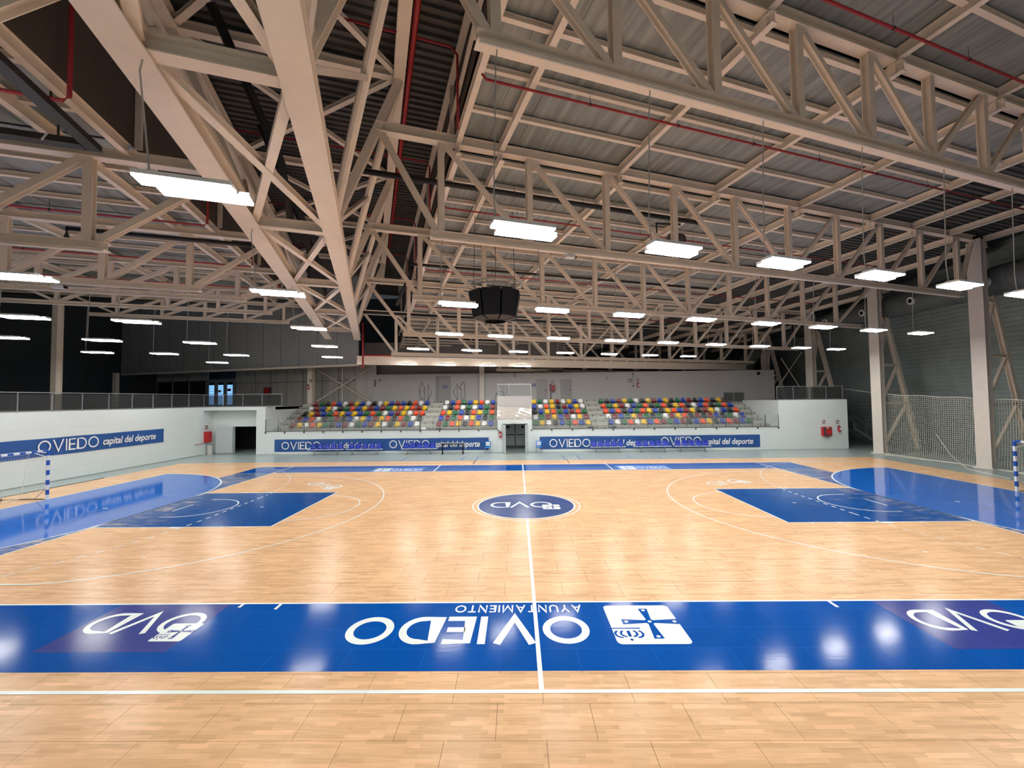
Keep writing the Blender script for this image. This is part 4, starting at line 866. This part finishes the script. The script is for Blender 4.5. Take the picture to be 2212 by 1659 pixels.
def extinguisher(x, y, z, lab, h=0.48):
    t = thing('fire_extinguisher', lab, 'extinguisher', (x, y, z))
    MB().tube([(x, y-0.12, z), (x, y-0.12, z+0.02), (x, y-0.12, z+h*0.78), (x, y-0.12, z+h*0.86)], 0.085, 14).obj('cylinder', 'fire_red', t); MB().tube([(x, y-0.12, z+h*0.86), (x, y-0.12, z+h)], 0.03, 8).obj('valve', 'black', t)
    MB().tube([(x, y-0.12, z+h), (x-0.12, y-0.14, z+h*0.9), (x-0.13, y-0.14, z+h*0.4)], 0.015, 5).obj('hose', 'black', t); MB().box(x-0.05, y-0.212, z+h*0.3, x+0.05, y-0.204, z+h*0.6).obj('label_plate', 'white_plastic', t)
extinguisher(23.62, FY, 1.28, 'red fire extinguisher hanging right of the cabinet on the white block'); extinguisher(11.27, RYW, 4.95, 'dark fire extinguisher hanging on the rooms wall under a notice')
extinguisher(-1.58, FY-0.05, 1.12, 'red fire extinguisher on the left jamb of the tunnel doorway'); extinguisher(-19.98, 23.38, 5.1, 'fire extinguisher on the steel column left of the cross brace')
plate('fire_sign', 'small red hose sign above the cabinet on the right white block', 'sign', 22.47, 1.88, 22.67, 2.14, 'sign_dark', FY, HS); plate('fire_sign', 'small red extinguisher sign at the right end of the white block', 'sign', 23.49, 1.87, 23.68, 2.13, 'sign_dark', FY, HS)
plate('fire_sign', 'small dark sign on the steel column above the extinguisher', 'sign', -19.95, 5.75, -19.7, 6.05, 'sign_dark', 23.37, HS)
# cabinet on the left wall corner, and one on the facade
t = thing('hose_cabinet', 'red fire hose cabinet at the end of the left wall beside the open door', 'hose cabinet', (-24.2, 16.05, 0.95)); MB().box(-24.199, 15.80, 0.95, -23.95, 16.30, 1.75).obj('case', 'fire_red', t); MB().box(-23.95, 15.84, 1.0, -23.94, 16.26, 1.7).obj('door', 'fire_red', t)
MB().bar((-24.15, 14.9, 0.84), (-23.98, 16.2, 0.92), 0.03, 0.03).obj('drop_arm', 'red_pipe', t)
t = thing('fire_sign', 'small dark sign above the red cabinet at the left corner', 'sign', (-24.2, 16.05, 1.9)); MB().box(-24.199, 15.93, 1.92, -24.18, 16.17, 2.2).obj('plate', 'sign_dark', t); MB().box(-24.18, 15.98, 2.0, -24.176, 16.10, 2.1).obj('symbol', 'white_plastic', t)
t = thing('waste_bin', 'pale grey bin standing under the red cabinet at the left corner', 'bin', (-23.95, 16.1, -0.012)); local(MB().tube([(0, 0, 0), (0, 0, 0.7)], 0.19, 16), 'body', 'rooms_wall', t); local(MB().tube([(0, 0, 0.7), (0, 0, 0.73)], 0.2, 16), 'rim', 'grey_metal', t)
q = O2+D*10.6; t = thing('hose_cabinet', 'dark red hose cabinet on a post before the grey facade panels', 'hose cabinet', (q.x, q.y, 3.6)); MB().box(q.x-0.3, q.y-0.5, 4.75, q.x+0.35, q.y-0.25, 5.45).obj('case', 'sign_dark', t); MB().box(q.x-0.2, q.y-0.51, 4.85, q.x+0.2, q.y-0.5, 5.35).obj('door', 'fire_red', t); MB().box(q.x-0.04, q.y-0.42, 3.58, q.x+0.04, q.y-0.34, 4.75).obj('post', 'grey_metal', t)
# ------------------------------------------------------------------ banners
def text_mesh(txt, size, shear=0.0, off=0.0):
    cu = bpy.data.curves.new('lettering', 'FONT'); cu.body = txt; cu.size = size; cu.shear = shear; cu.offset = off; cu.resolution_u = 3
    o = bpy.data.objects.new('lettering', cu); C.objects.link(o); bpy.context.view_layer.update()
    me = bpy.data.meshes.new_from_object(o.evaluated_get(bpy.context.evaluated_depsgraph_get())); bpy.data.objects.remove(o); bpy.data.curves.remove(cu); me.materials.clear(); return me
def banner(lab, T, L, z0, z1, words, tex='banner', wav=0.012):
    p0 = T(L/2, 0); t = thing('banner', lab, 'banner', (p0[0], p0[1], z0))
    f = lambda a, b: (lambda q: (q[0], q[1], z0+(z1-z0)*b + 0.012*math.sin(6.3*a*L/3)*(b-0.5)))(T(a*L, -0.028-wav*math.sin(a*L*1.9+b*3)*math.sin(b*3.1)))
    g = MB().grid(f, int(L*4), 5); g.obj('cloth', tex, t, smooth=True)
    for kind, x0, x1, zb, zt in words:
        if kind == 'OVIEDO':
            letters(t, 'letter', 'OVIEDO', 0.115, 0.15, lambda a, b: (*T(x0+a, -0.055)[:2], zb+b), x1-x0, zt-zb)
        else:
            me = text_mesh(kind, 1.0, 0.22, 0.018); xs = [v.co.x for v in me.vertices]; ys = [v.co.y for v in me.vertices]
            sx = (x1-x0)/(max(xs)-min(xs)); sy = (zt-zb)/(max(ys)-min(ys)); mx, my = min(xs), min(ys)
            for v in me.vertices: q = T(x0+(v.co.x-mx)*sx, -0.055); v.co = Vector((q[0], q[1], zb+(v.co.y-my)*sy))
            me.materials.append(MATS['letter']); link('slogan_lettering', me, t)
SL = 'capital del deporte'
banner('blue OVIEDO banner on the front wall left of the tunnel', lambda a, d: (-18.68+a, FY+d), 16.22, 0.19, 1.11, [('OVIEDO', 0.55, 3.5, 0.36, 0.93), (SL, 3.75, 7.75, 0.27, 0.86), ('OVIEDO', 8.72, 11.75, 0.38, 0.97), (SL, 11.95, 15.55, 0.29, 0.88)])
banner('blue OVIEDO banner on the front wall right of the tunnel', lambda a, d: (1.37+a, FY+d), 16.42, 0.20, 1.13, [('OVIEDO', 0.72, 3.78, 0.34, 0.95), (SL, 4.0, 8.3, 0.27, 0.86), ('OVIEDO', 9.05, 12.05, 0.38, 1.02), (SL, 12.2, 15.9, 0.30, 0.88)])
banner('long blue OVIEDO banner on the left wall', lambda a, d: (-24.2-d, -6.0+a), 18.15, 1.35, 2.25, [('OVIEDO', 0.6, 3.7, 1.53, 2.13), (SL, 4.0, 8.0, 1.5, 2.05), ('OVIEDO', 10.72, 13.75, 1.53, 2.15), (SL, 14.0, 17.5, 1.48, 2.02)])
# ------------------------------------------------------------------ benches and chairs before the wall
def bench(x0, x1, lab, n=5):
    xm = (x0+x1)/2; t = thing('team_bench', lab, 'bench', (xm, 15.05, -0.012), 0, 'five seat blue benches')
    L = x1-x0; B = -0.0
    local(MB().box(-L/2, -0.03, 0.40, L/2, 0.03, 0.44), 'beam', 'white_plastic', t); local(MB().box(-L/2, -0.2, 0.40, L/2, -0.17, 0.43), 'front_bar', 'white_plastic', t)
    for x in (-L/2+0.42, L/2-0.42):
        local(MB().box(x-0.025, -0.02, 0.03, x+0.025, 0.02, 0.40), 'leg', 'rail_metal', t); local(MB().box(x-0.03, -0.28, 0.0, x+0.03, 0.24, 0.03), 'foot', 'rail_metal', t)
    for i in range(n):
        o = bpy.data.objects.new('seat', SM2); C.objects.link(o); o.parent = t; o.location = (-L/2+0.30+(L-0.6)*i/(n-1), 0, 0.42)
mb = MB()
pf = [(-0.20, 0.05), (-0.12, 0.035), (0.08, 0.03), (0.16, 0.08), (0.19, 0.22), (0.21, 0.38), (0.22, 0.40)]
for off in (0.0, 0.02):
    for (y, z), w_ in zip(pf, (0.2, 0.21, 0.22, 0.22, 0.21, 0.19, 0.15)):
        for j in range(5): s_ = -1+j/2; mb.v.append((s_*w_, y+(off if z > 0.07 else 0), z-(off if z <= 0.07 else 0)+0.02*s_*s_*(z < 0.07)))
for lay in (0, 1):
    for i in range(6):
        for j in range(4): a = lay*35+i*5+j; mb.f.append((a, a+1, a+6, a+5) if lay == 0 else (a, a+5, a+6, a+1))
for i in range(6):
    for j in (0, 4): a = i*5+j; mb.f.append((a, a+5, a+40, a+35))
for j in range(4):
    for i in (0, 6): a = i*5+j; mb.f.append((a, a+35, a+36, a+1))
SM2 = mb.mesh('seat', 'bench_blue'); SM2.polygons.foreach_set('use_smooth', [True]*len(SM2.polygons))
bench(-15.80, -13.20, 'five seat blue bench, leftmost before the left banner'); bench(-12.95, -10.28, 'five seat blue bench, second from the left before the left banner')
bench(-8.86, -6.30, 'five seat blue bench beside the bare black bench'); bench(5.05, 7.60, 'five seat blue bench, nearest the tunnel on the right side')
bench(8.33, 10.93, 'five seat blue bench, middle one of the three on the right side'); bench(11.2, 13.85, 'five seat blue bench, rightmost before the right banner')
t = thing('scorer_table', 'bare black framed table beside a blue bench left of the tunnel', 'table', (-5.1, 15.1, -0.012))
MB().box(-6.0, 14.85, 0.76, -4.18, 15.3, 0.80).obj('table_top', 'grey_metal', t); MB().box(-5.95, 14.9, 0.70, -4.22, 15.25, 0.76).obj('frame', 'black', t)
for x in (-5.85, -4.33):
    MB().box(x-0.04, 15.03, 0.0, x+0.04, 15.12, 0.70).obj('leg', 'black', t); MB().box(x-0.045, 14.8, -0.012, x+0.045, 15.35, 0.03).obj('foot', 'black', t)
for x, lab in ((-2.5, 'light blue chair with a paper notice, left of the tunnel'), (1.28, 'light blue chair with a paper notice, right of the tunnel')):
    t = thing('chair', lab, 'chair', (x, 15.15, -0.012)); lo = lambda mb, n, m: local(mb, n, m, t)
    lo(MB().box(-0.22, -0.22, 0.43, 0.22, 0.20, 0.47), 'seat', 'sky_chair'); lo(MB().bar((0, 0.20, 0.50), (0, 0.27, 0.86), 0.42, 0.025, Vector((0, 1, 0))), 'backrest', 'sky_chair')
    lo(MB().bar((0, 0.165, 0.56), (0, 0.215, 0.80), 0.28, 0.01, Vector((0, 1, 0))), 'paper_notice', 'white_plastic'); lo(MB().box(-0.09, 0.165, 0.67, 0.09, 0.178, 0.70), 'notice_print', 'ink')
    for sx in (-0.2, 0.2):
        lo(MB().tube([(sx, -0.2, 0.43), (sx*1.1, -0.24, 0.01)], 0.012, 6), 'leg', 'rail_metal'); lo(MB().tube([(sx, 0.18, 0.43), (sx*1.1, 0.24, 0.01)], 0.012, 6), 'leg', 'rail_metal')
plate('wall_socket', 'white socket strip on the front wall beside the left chair', 'socket', -2.1, 0.62, -1.78, 0.68, 'white_plastic', FY, ('ink_grey', [(0.1, 0.2, 0.2, 0.8), (0.4, 0.2, 0.5, 0.8), (0.7, 0.2, 0.8, 0.8)]))
# ------------------------------------------------------------------ handball goals
def goal(s, lab):
    t = thing('handball_goal', lab, 'goal', (20*s, 0, 0)); X = 20*s
    def banded(name, a, b, first):
        a = Vector(a); b = Vector(b); L = (b-a).length; n = max(1, round(L/0.2)); d = (b-a)/n; ws = MB(); bs = MB()
        for i in range(n): (bs if (i % 2 == 0) == first else ws).bar(a+d*i, a+d*(i+1), 0.08, 0.08)
        o = ws.obj(name, 'goal_white', t); o.data.materials.append(MATS['goal_blue']); k = len(ws.f); nv = len(ws.v)
        me = bpy.data.meshes.new(name); me.from_pydata(ws.v+bs.v, [], ws.f+[tuple(q+nv for q in f) for f in bs.f]); me.materials.append(MATS['goal_white']); me.materials.append(MATS['goal_blue'])
        for i, p in enumerate(me.polygons): p.material_index = 0 if i < k else 1
        o.data = me
    for y in (-1.54, 1.54): banded('post', (X, y, 0.0), (X, y, 2.04), False)
    banded('crossbar', (X, -1.5, 2.04), (X, 1.5, 2.04), True)
    for y in (-1.54, 1.54):
        MB().tube([(X, y, 0.02), (X+1.1*s, y, 0.02)], 0.018, 6).obj('ground_bar', 'rail_metal', t)
        MB().tube([(X, y, 1.75), (X+0.8*s, y, 2.0), (X+0.95*s, y, 1.3), (X+1.1*s, y, 0.02)], 0.015, 6).obj('net_hoop', 'goal_white', t)
        MB().tube([(X, y, 0.5), (X+0.55*s, y, 0.02)], 0.012, 5).obj('brace', 'rail_metal', t)
    for z, x in ((2.0, 0.8), (0.02, 1.1)): MB().tube([(X+x*s, -1.54, z), (X+x*s, 1.54, z)], 0.015, 6).obj('rear_bar', 'goal_white', t)
    m_ = MB(); r = 0.0022
    prof_ = lambda q: (X+s*(0.8*q*4 if q < 0.25 else 0.8+0.3*(q-0.25)/0.75), 2.0 if q < 0.25 else 2.0-1.96*(q-0.25)/0.75)
    for i in range(31): y = -1.5+0.1*i; m_.tube([(prof_(q/8)[0]-0.05*s*math.sin(q/8*3.1), y, prof_(q/8)[1]-0.04*math.sin(i*.9+q)*(0 < q < 8)) for q in range(9)], r, 3)
    for i in range(1, 25): q = i/24; x, z = prof_(q); m_.tube([(x, -1.5, z), (x, -0.5, z-0.02), (x, 0.5, z-0.02), (x, 1.5, z)], r, 3)
    for y in (-1.54, 1.54):
        for i in range(1, 9): m_.tube([(X+0.11*i*s, y, 0.03), (X+0.095*i*s, y, 1.85)], r, 3)
        for i in range(1, 18): m_.tube([(X, y, 0.1*i), (X+0.95*s, y, 0.1*i)], r, 3)
    m_.obj('net', 'net_cord', t, kind='stuff')
goal(-1, 'blue and white striped handball goal on the left goal line'); goal(1, 'blue and white striped handball goal on the right goal line')
t = thing('rolled_net', 'dark rolled net lying on the floor behind the left goal', 'net', (-21.3, 1.2, 0)); m = MB()
for i in range(7): m.tube([(-21.9+0.05*i+0.06*math.sin(j*1.3+i), -2.6+0.55*j, 0.05+0.03*math.cos(i*2.1+j)) for j in range(8)], 0.045, 5)
m.obj('netting', 'black_grille', t, kind='stuff'); MB().tube([(-21.6, 1.2, 0.05), (-20.9, 1.5, 0.03), (-20.1, 1.5, 0.03)], 0.012, 5).obj('cord', 'black_pipe', t)
tt = thing('edge_strip', 'dark rubber strip lying along the left edge of the parquet', 'strip', (-22.45, 2, 0)); MB().box(-22.50, -6, -0.012, -22.42, 6.4, 0.012).obj('strip', 'black_pipe', tt)
# ------------------------------------------------------------------ safety net on the right
t = thing('safety_net', 'pale cord safety net hanging behind the right goal between the columns', 'net', (24.95, 8, 0)); m = MB(); r = 0.0065
def netp(y, q):      # q 0 top .. 1 end on the floor
    ztop = 3.98-0.05*(13.2-y)+0.10*math.sin(y*1.3)**2*0.6; L = ztop+1.1; d = q*L
    sway = 0.07*math.sin(y*2.1+q*2)*q
    if d < ztop: return (25.22+sway-0.35*q*q, y, max(0.02, ztop-d))
    e = d-ztop; return (25.22+sway-0.35*q*q-e*(0.55+0.45*math.sin(y*0.5+1)), y, 0.012)
ys = [13.25-0.125*i for i in range(150)]
for y in ys: m.tube([netp(y, j/16) for j in range(17)], r, 3)
for j in range(42): m.tube([netp(13.25-0.5*i, j/41) for i in range(38)], r, 3)
m.obj('netting', 'net_cord', t, kind='stuff')
MB().tube([netp(13.25-0.5*i, 0) for i in range(38)], 0.02, 5).obj('head_rope', 'net_cord', t)
MB().tube([(25.0, 13.2, 4.0), (24.6, 15.9, 4.45), (24.3, 18.8, 4.6)], 0.012, 5).obj('tie_rope', 'net_cord', t)
MB().tube([(25.0, 9.8, 1.6), (24.4, 8.4, 0.5), (23.4, 6.6, 0.03), (22.6, 4.0, 0.02)], 0.014, 5).obj('tie_rope', 'net_cord', t)
# ------------------------------------------------------------------ metal stair in the dark gap on the right
t = thing('metal_stair', 'small grey metal stair with handrails in the dark gap right of the white block', 'stair', (28.0, 18.4, 0))
for i in range(6): MB().box(27.95-0.28*i, 17.9, 0.2*(i+1)-0.04, 28.27-0.28*i, 18.8, 0.2*(i+1)).obj('tread', 'rail_metal', t)
for y in (17.85, 18.85):
    MB().bar((28.4, y, 0.08), (26.5, y, 1.42), 0.04, 0.16).obj('stringer', 'rail_metal', t); MB().tube([(28.4, y, 0.0), (28.4, y, 1.0), (26.5, y, 2.4), (26.5, y, 1.4)], 0.03, 6).obj('handrail', 'rail_metal', t)
    MB().tube([(27.45, y, 0.75), (27.45, y, 1.7)], 0.025, 6).obj('baluster', 'rail_metal', t)
# ------------------------------------------------------------------ ducts and pipes
t = thing('ventilation_duct', 'large grey round duct running along the right wall', 'duct', (25.6, 10, 10)); m = MB()
DX, DZ, DR = 26.0, 10.15, 0.80
m.tube([(DX, y, DZ) for y in (-8, -4, 0, 4, 8, 12, 16, 20, 23)], DR, 24); m.obj('duct_body', 'duct', t, smooth=True)
for y in range(-6, 23, 3): MB().tube([(DX, y, DZ), (DX, y+0.06, DZ)], DR+0.015, 24).obj('band', 'duct', t)
for y in (3.0, 6.9, 11.2, 15.0, 18.7):
    c = Vector((DX-DR*0.92, y, DZ-0.10)); MB().tube([c+Vector((0.1, 0, 0)), c-Vector((0.14, 0, 0.03))], 0.24, 18).obj('nozzle', 'white_plastic', t); MB().tube([c-Vector((0.13, 0, 0.03)), c-Vector((0.155, 0, 0.032))], 0.14, 14).obj('nozzle_mouth', 'black', t)
t = thing('ventilation_duct', 'dark duct sloping down in the far right corner', 'duct', (22.5, 27, 6)); MB().tube([(24.6, 27, 9.6), (22.6, 27, 6.4)], 0.75, 18).obj('duct_body', 'duct', t, smooth=True); MB().tube([(23.6, 27, 8.0), (23.56, 27, 7.93)], 0.78, 18).obj('band', 'duct', t)
def pipe(name, lab, cat, pts, r_, m_, hang=None, grp=None):
    t = thing(name, lab, cat, pts[0], 0, grp); MB().tube(pts, r_, 8).obj('pipe', m_, t, smooth=True)
    if hang:
        a, b = Vector(pts[-2]), Vector(pts[-1]); n = int((b-a).length/hang)
        for i in range(1, n): q = a+(b-a)*i/n; MB().tube([q-U*0.02, q+U*0.02], r_+0.012, 8).obj('clip', 'black_pipe', t); MB().tube([q, q+ZV*0.35], 0.006, 4).obj('hanger', 'black_pipe', t)
for k, lab in ((-2, 'nearest'), (-1, 'second'), (0, 'third'), (1, 'fourth'), (2, 'fifth')):
    v = VK(k)+(3.1 if k > -2 else 5.35); z = RZ(v)-(0.62 if k > -2 else 0.5); w0 = UR+0.15
    pipe('sprinkler_pipe', f'red pipe under the right roof with a drop at its left end, {lab} from camera', 'pipe', [P(w0, v, z+1.9), P(w0, v, z+0.1), P(w0+0.1, v, z), P(27.0 if k > 0 else 24.5, v, z)], 0.035, 'red_pipe', 3.0)
    v = VK(k)+(3.4 if k < 0 else 4.6); z = LZ(v)-0.45; w0 = UL+0.05
    pipe('sprinkler_pipe', f'red pipe under the left roof with a drop at its right end, {lab} from camera', 'pipe', [P(w0+0.1, v, 14.0), P(w0+0.1, v, z+0.1), P(w0, v, z), P(-33, v, z)], 0.04, 'red_pipe', 4.0)
    v = VK(k)+4.6
    pipe('sprinkler_pipe', f'thin red pipe crossing under the raised deck, {lab} from the camera', 'pipe', [P(UL+0.2, v, 14.2), P(UR-0.4, v, 14.2), P(UR-0.2, v, 14.0), P(UR-0.2, v, 11.8)], 0.035, 'red_pipe')
pipe('main_pipe', 'thick red main pipe running along the right top chord of the spine', 'pipe', [P(CU+0.30, -14, ZC-0.05), P(CU+0.30, 17, ZC-0.05)], 0.085, 'red_pipe')
pipe('main_pipe', 'red riser pipe dropping before the right end of the hanging wall', 'pipe', [P(-6.1, VK(3)+0.2, 9.6), P(-6.1, VK(3)+0.2, 6.3)], 0.07, 'red_pipe')
pipe('main_pipe', 'short red pipe lying on the girder beside the riser', 'pipe', [P(-6.0, VK(3)+0.3, 7.28), P(-3.9, VK(3)+0.3, 7.28)], 0.06, 'red_pipe')
pipe('drain_pipe', 'black pipe pair crossing behind the second truss', 'pipe', [P(-6.2, -0.2, 11.72), P(8.3, -0.2, 11.72)], 0.10, 'black_pipe', 2.5)
pipe('drain_pipe', 'black pipe crossing behind the third truss', 'pipe', [P(-3.7, 6.2, 10.75), P(15.5, 6.2, 10.9)], 0.07, 'black_pipe', 2.0)
pipe('drain_pipe', 'black pipe cranked beside the spine behind the third truss', 'pipe', [P(-4.2, 8.8, 9.2), P(-3.9, 8.6, 10.0), P(-3.4, 8.2, 11.3)], 0.10, 'black_pipe')
pipe('drain_pipe', 'black horizontal pipe right of the spine behind the fourth truss', 'pipe', [P(-6.0, 11.6, 9.3), P(16.0, 11.6, 9.3)], 0.09, 'black_pipe', 2.0)
pipe('drain_pipe', 'black pipe under the left roof behind the third left truss', 'pipe', [P(-15.0, 2.6, 9.45), P(-15.0, 2.6, 9.75), P(-9.5, 2.6, 9.75)], 0.08, 'black_pipe')
for v, lab in ((-1.0, 'near'), (3.8, 'middle'), (9.5, 'far')):
    pipe('roof_drain', f'dark slanting drain pair inside the spine, {lab} one', 'pipe', [P(-9.3, v-2.0, 13.9), P(-8.1, v, 11.2), P(-7.9, v+0.6, 9.6)], 0.12, 'black_pipe')
t = thing('cable_tray', 'black cable tray turning a corner under the nearest left roof bay', 'tray', P(-11.6, -2.9, 9.9)); MB().bar(P(-11.6, -8.5, 9.9), P(-11.6, -2.78, 9.9), 0.26, 0.14).obj('tray', 'black_pipe', t); MB().bar(P(-19.0, -2.9, 9.9), P(-11.75, -2.9, 9.9), 0.26, 0.14).obj('tray', 'black_pipe', t)
for i in range(6): MB().bar(P(-12.4-0.9*i, -3.05, 9.80), P(-12.3-0.9*i, -3.05, 9.98), 0.02, 0.03).obj('clip', 'housing', t)
for u in (-12.2, -15.2): MB().bar(P(u, -2.9, 9.97), P(u, -2.9, LZ(-2.9)+0.1), 0.03, 0.03).obj('hanger', 'black_pipe', t)
for v in (-7.6, -4.2): MB().bar(P(-11.6, v, 9.97), P(-11.6, v, LZ(v)-0.2), 0.03, 0.03).obj('hanger', 'black_pipe', t)
# sensors, projector and small devices on the trusses
t = thing('projector', 'dark round device hung behind the second truss above the lamps', 'projector', P(6.6, -0.9, 10.4)); MB().tube([P(6.4, -0.6, 10.55), P(6.9, -0.6, 10.55)], 0.34, 16).obj('body', 'brown_wall', t); MB().tube([P(6.65, -0.6, 10.12), P(6.65, -0.6, 10.2)], 0.42, 18).obj('reflector', 'housing', t); MB().tube([P(5.9, -0.6, 10.3), P(5.7, -0.6, 10.3), P(5.7, -0.6, 11.2), P(6.9, -0.6, 11.3)], 0.05, 6).obj('bracket', 'black_pipe', t)
for u, v, z, lab in ((1.15, VK(0), 9.0, 'white square sensor under the second right truss'), (6.9, VK(3), 7.2, 'white sensor under the middle of the farthest right truss'), (-16.2, VK(1), 8.2, 'pale wedge shaped device under a left truss'), (28.0, VK(3), 7.2, 'small pale device under the right end of the farthest truss')):
    t = thing('sensor', lab, 'sensor', P(u, v, z), A_); local(MB().box(-0.16, -0.12, -0.05, 0.16, 0.12, 0.05), 'case', 'housing', t); local(MB().box(0.17, -0.05, -0.04, 0.24, 0.05, 0.04), 'lens', 'black', t); local(MB().box(-0.02, -0.02, 0.05, 0.02, 0.02, 0.14), 'stem', 'housing', t)
# ------------------------------------------------------------------ hanging scoreboard cube / loudspeaker cluster
cc = P(-0.75, 1.35, 0)
for uu in (0,):
    t = thing('speaker_cluster', 'black faceted loudspeaker cluster hanging from a ring above the court', 'speaker', (cc.x, cc.y, 7.9))
    Zt, Zb = 8.30, 7.27; n = 8
    for i in range(n):
        a0 = 2*math.pi*(i+0.05)/n+0.3; a1 = 2*math.pi*(i+0.95)/n+0.3; mb = MB(); R0, R1, R2 = 1.08, 0.90, 0.45
        pts = [(R0*math.cos(a0), R0*math.sin(a0), Zt), (R0*math.cos(a1), R0*math.sin(a1), Zt), (R1*math.cos(a1), R1*math.sin(a1), Zb), (R1*math.cos(a0), R1*math.sin(a0), Zb)]
        pin = [(R2*math.cos(a0), R2*math.sin(a0), Zt-0.05), (R2*math.cos(a1), R2*math.sin(a1), Zt-0.05), (R2*math.cos(a1), R2*math.sin(a1), Zb-0.12), (R2*math.cos(a0), R2*math.sin(a0), Zb-0.12)]
        mb.v = [(cc.x+p[0], cc.y+p[1], p[2]) for p in pts+pin]; mb.f = [(3, 2, 1, 0), (4, 5, 6, 7), (0, 1, 5, 4), (1, 2, 6, 5), (3, 0, 4, 7)]; o = mb.obj('loudspeaker_box', 'black', t)
        mb = MB(); mb.v = [(cc.x+p[0], cc.y+p[1], p[2]-0.004) for p in (pts[3], pts[2], pin[2], pin[3])]; mb.f = [(0, 1, 2, 3)]; mb.obj('grille', 'black_grille', o)
    for R_, z in ((1.12, 8.60), (0.80, 8.57)): MB().tube([(cc.x+R_*math.cos(2*math.pi*i/40), cc.y+R_*math.sin(2*math.pi*i/40), z) for i in range(41)], 0.022, 6).obj('ring', 'rail_metal', t)
    for i in range(20):
        a = 2*math.pi*i/20; MB().tube([(cc.x+1.12*math.cos(a), cc.y+1.12*math.sin(a), 8.60), (cc.x+0.80*math.cos(a+0.1), cc.y+0.80*math.sin(a+0.1), 8.57)], 0.012, 4).obj('spoke', 'rail_metal', t)
        if i % 2: MB().tube([(cc.x+0.80*math.cos(a), cc.y+0.80*math.sin(a), 8.57), (cc.x+0.92*math.cos(a), cc.y+0.95*math.sin(a), Zt)], 0.008, 4).obj('hanger', 'black_pipe', t)
    MB().tube([(cc.x+R2*math.cos(2*math.pi*i/20), cc.y+R2*math.sin(2*math.pi*i/20), Zb-0.13) for i in range(21)], 0.02, 5).obj('bottom_ring', 'black_grille', t)
    for a in (0.6, 2.7, 4.8): MB().tube([(cc.x+1.0*math.cos(a), cc.y+1.0*math.sin(a), 8.60), (cc.x+0.9*math.cos(a), cc.y+0.9*math.sin(a), 12.1)], 0.012, 5).obj('suspension_cable', 'black_pipe', t)
    MB().box(cc.x-1.15, cc.y-0.25, 12.0, cc.x-0.9, cc.y-0.05, 12.15).obj('sling', 'orange_strap', t)
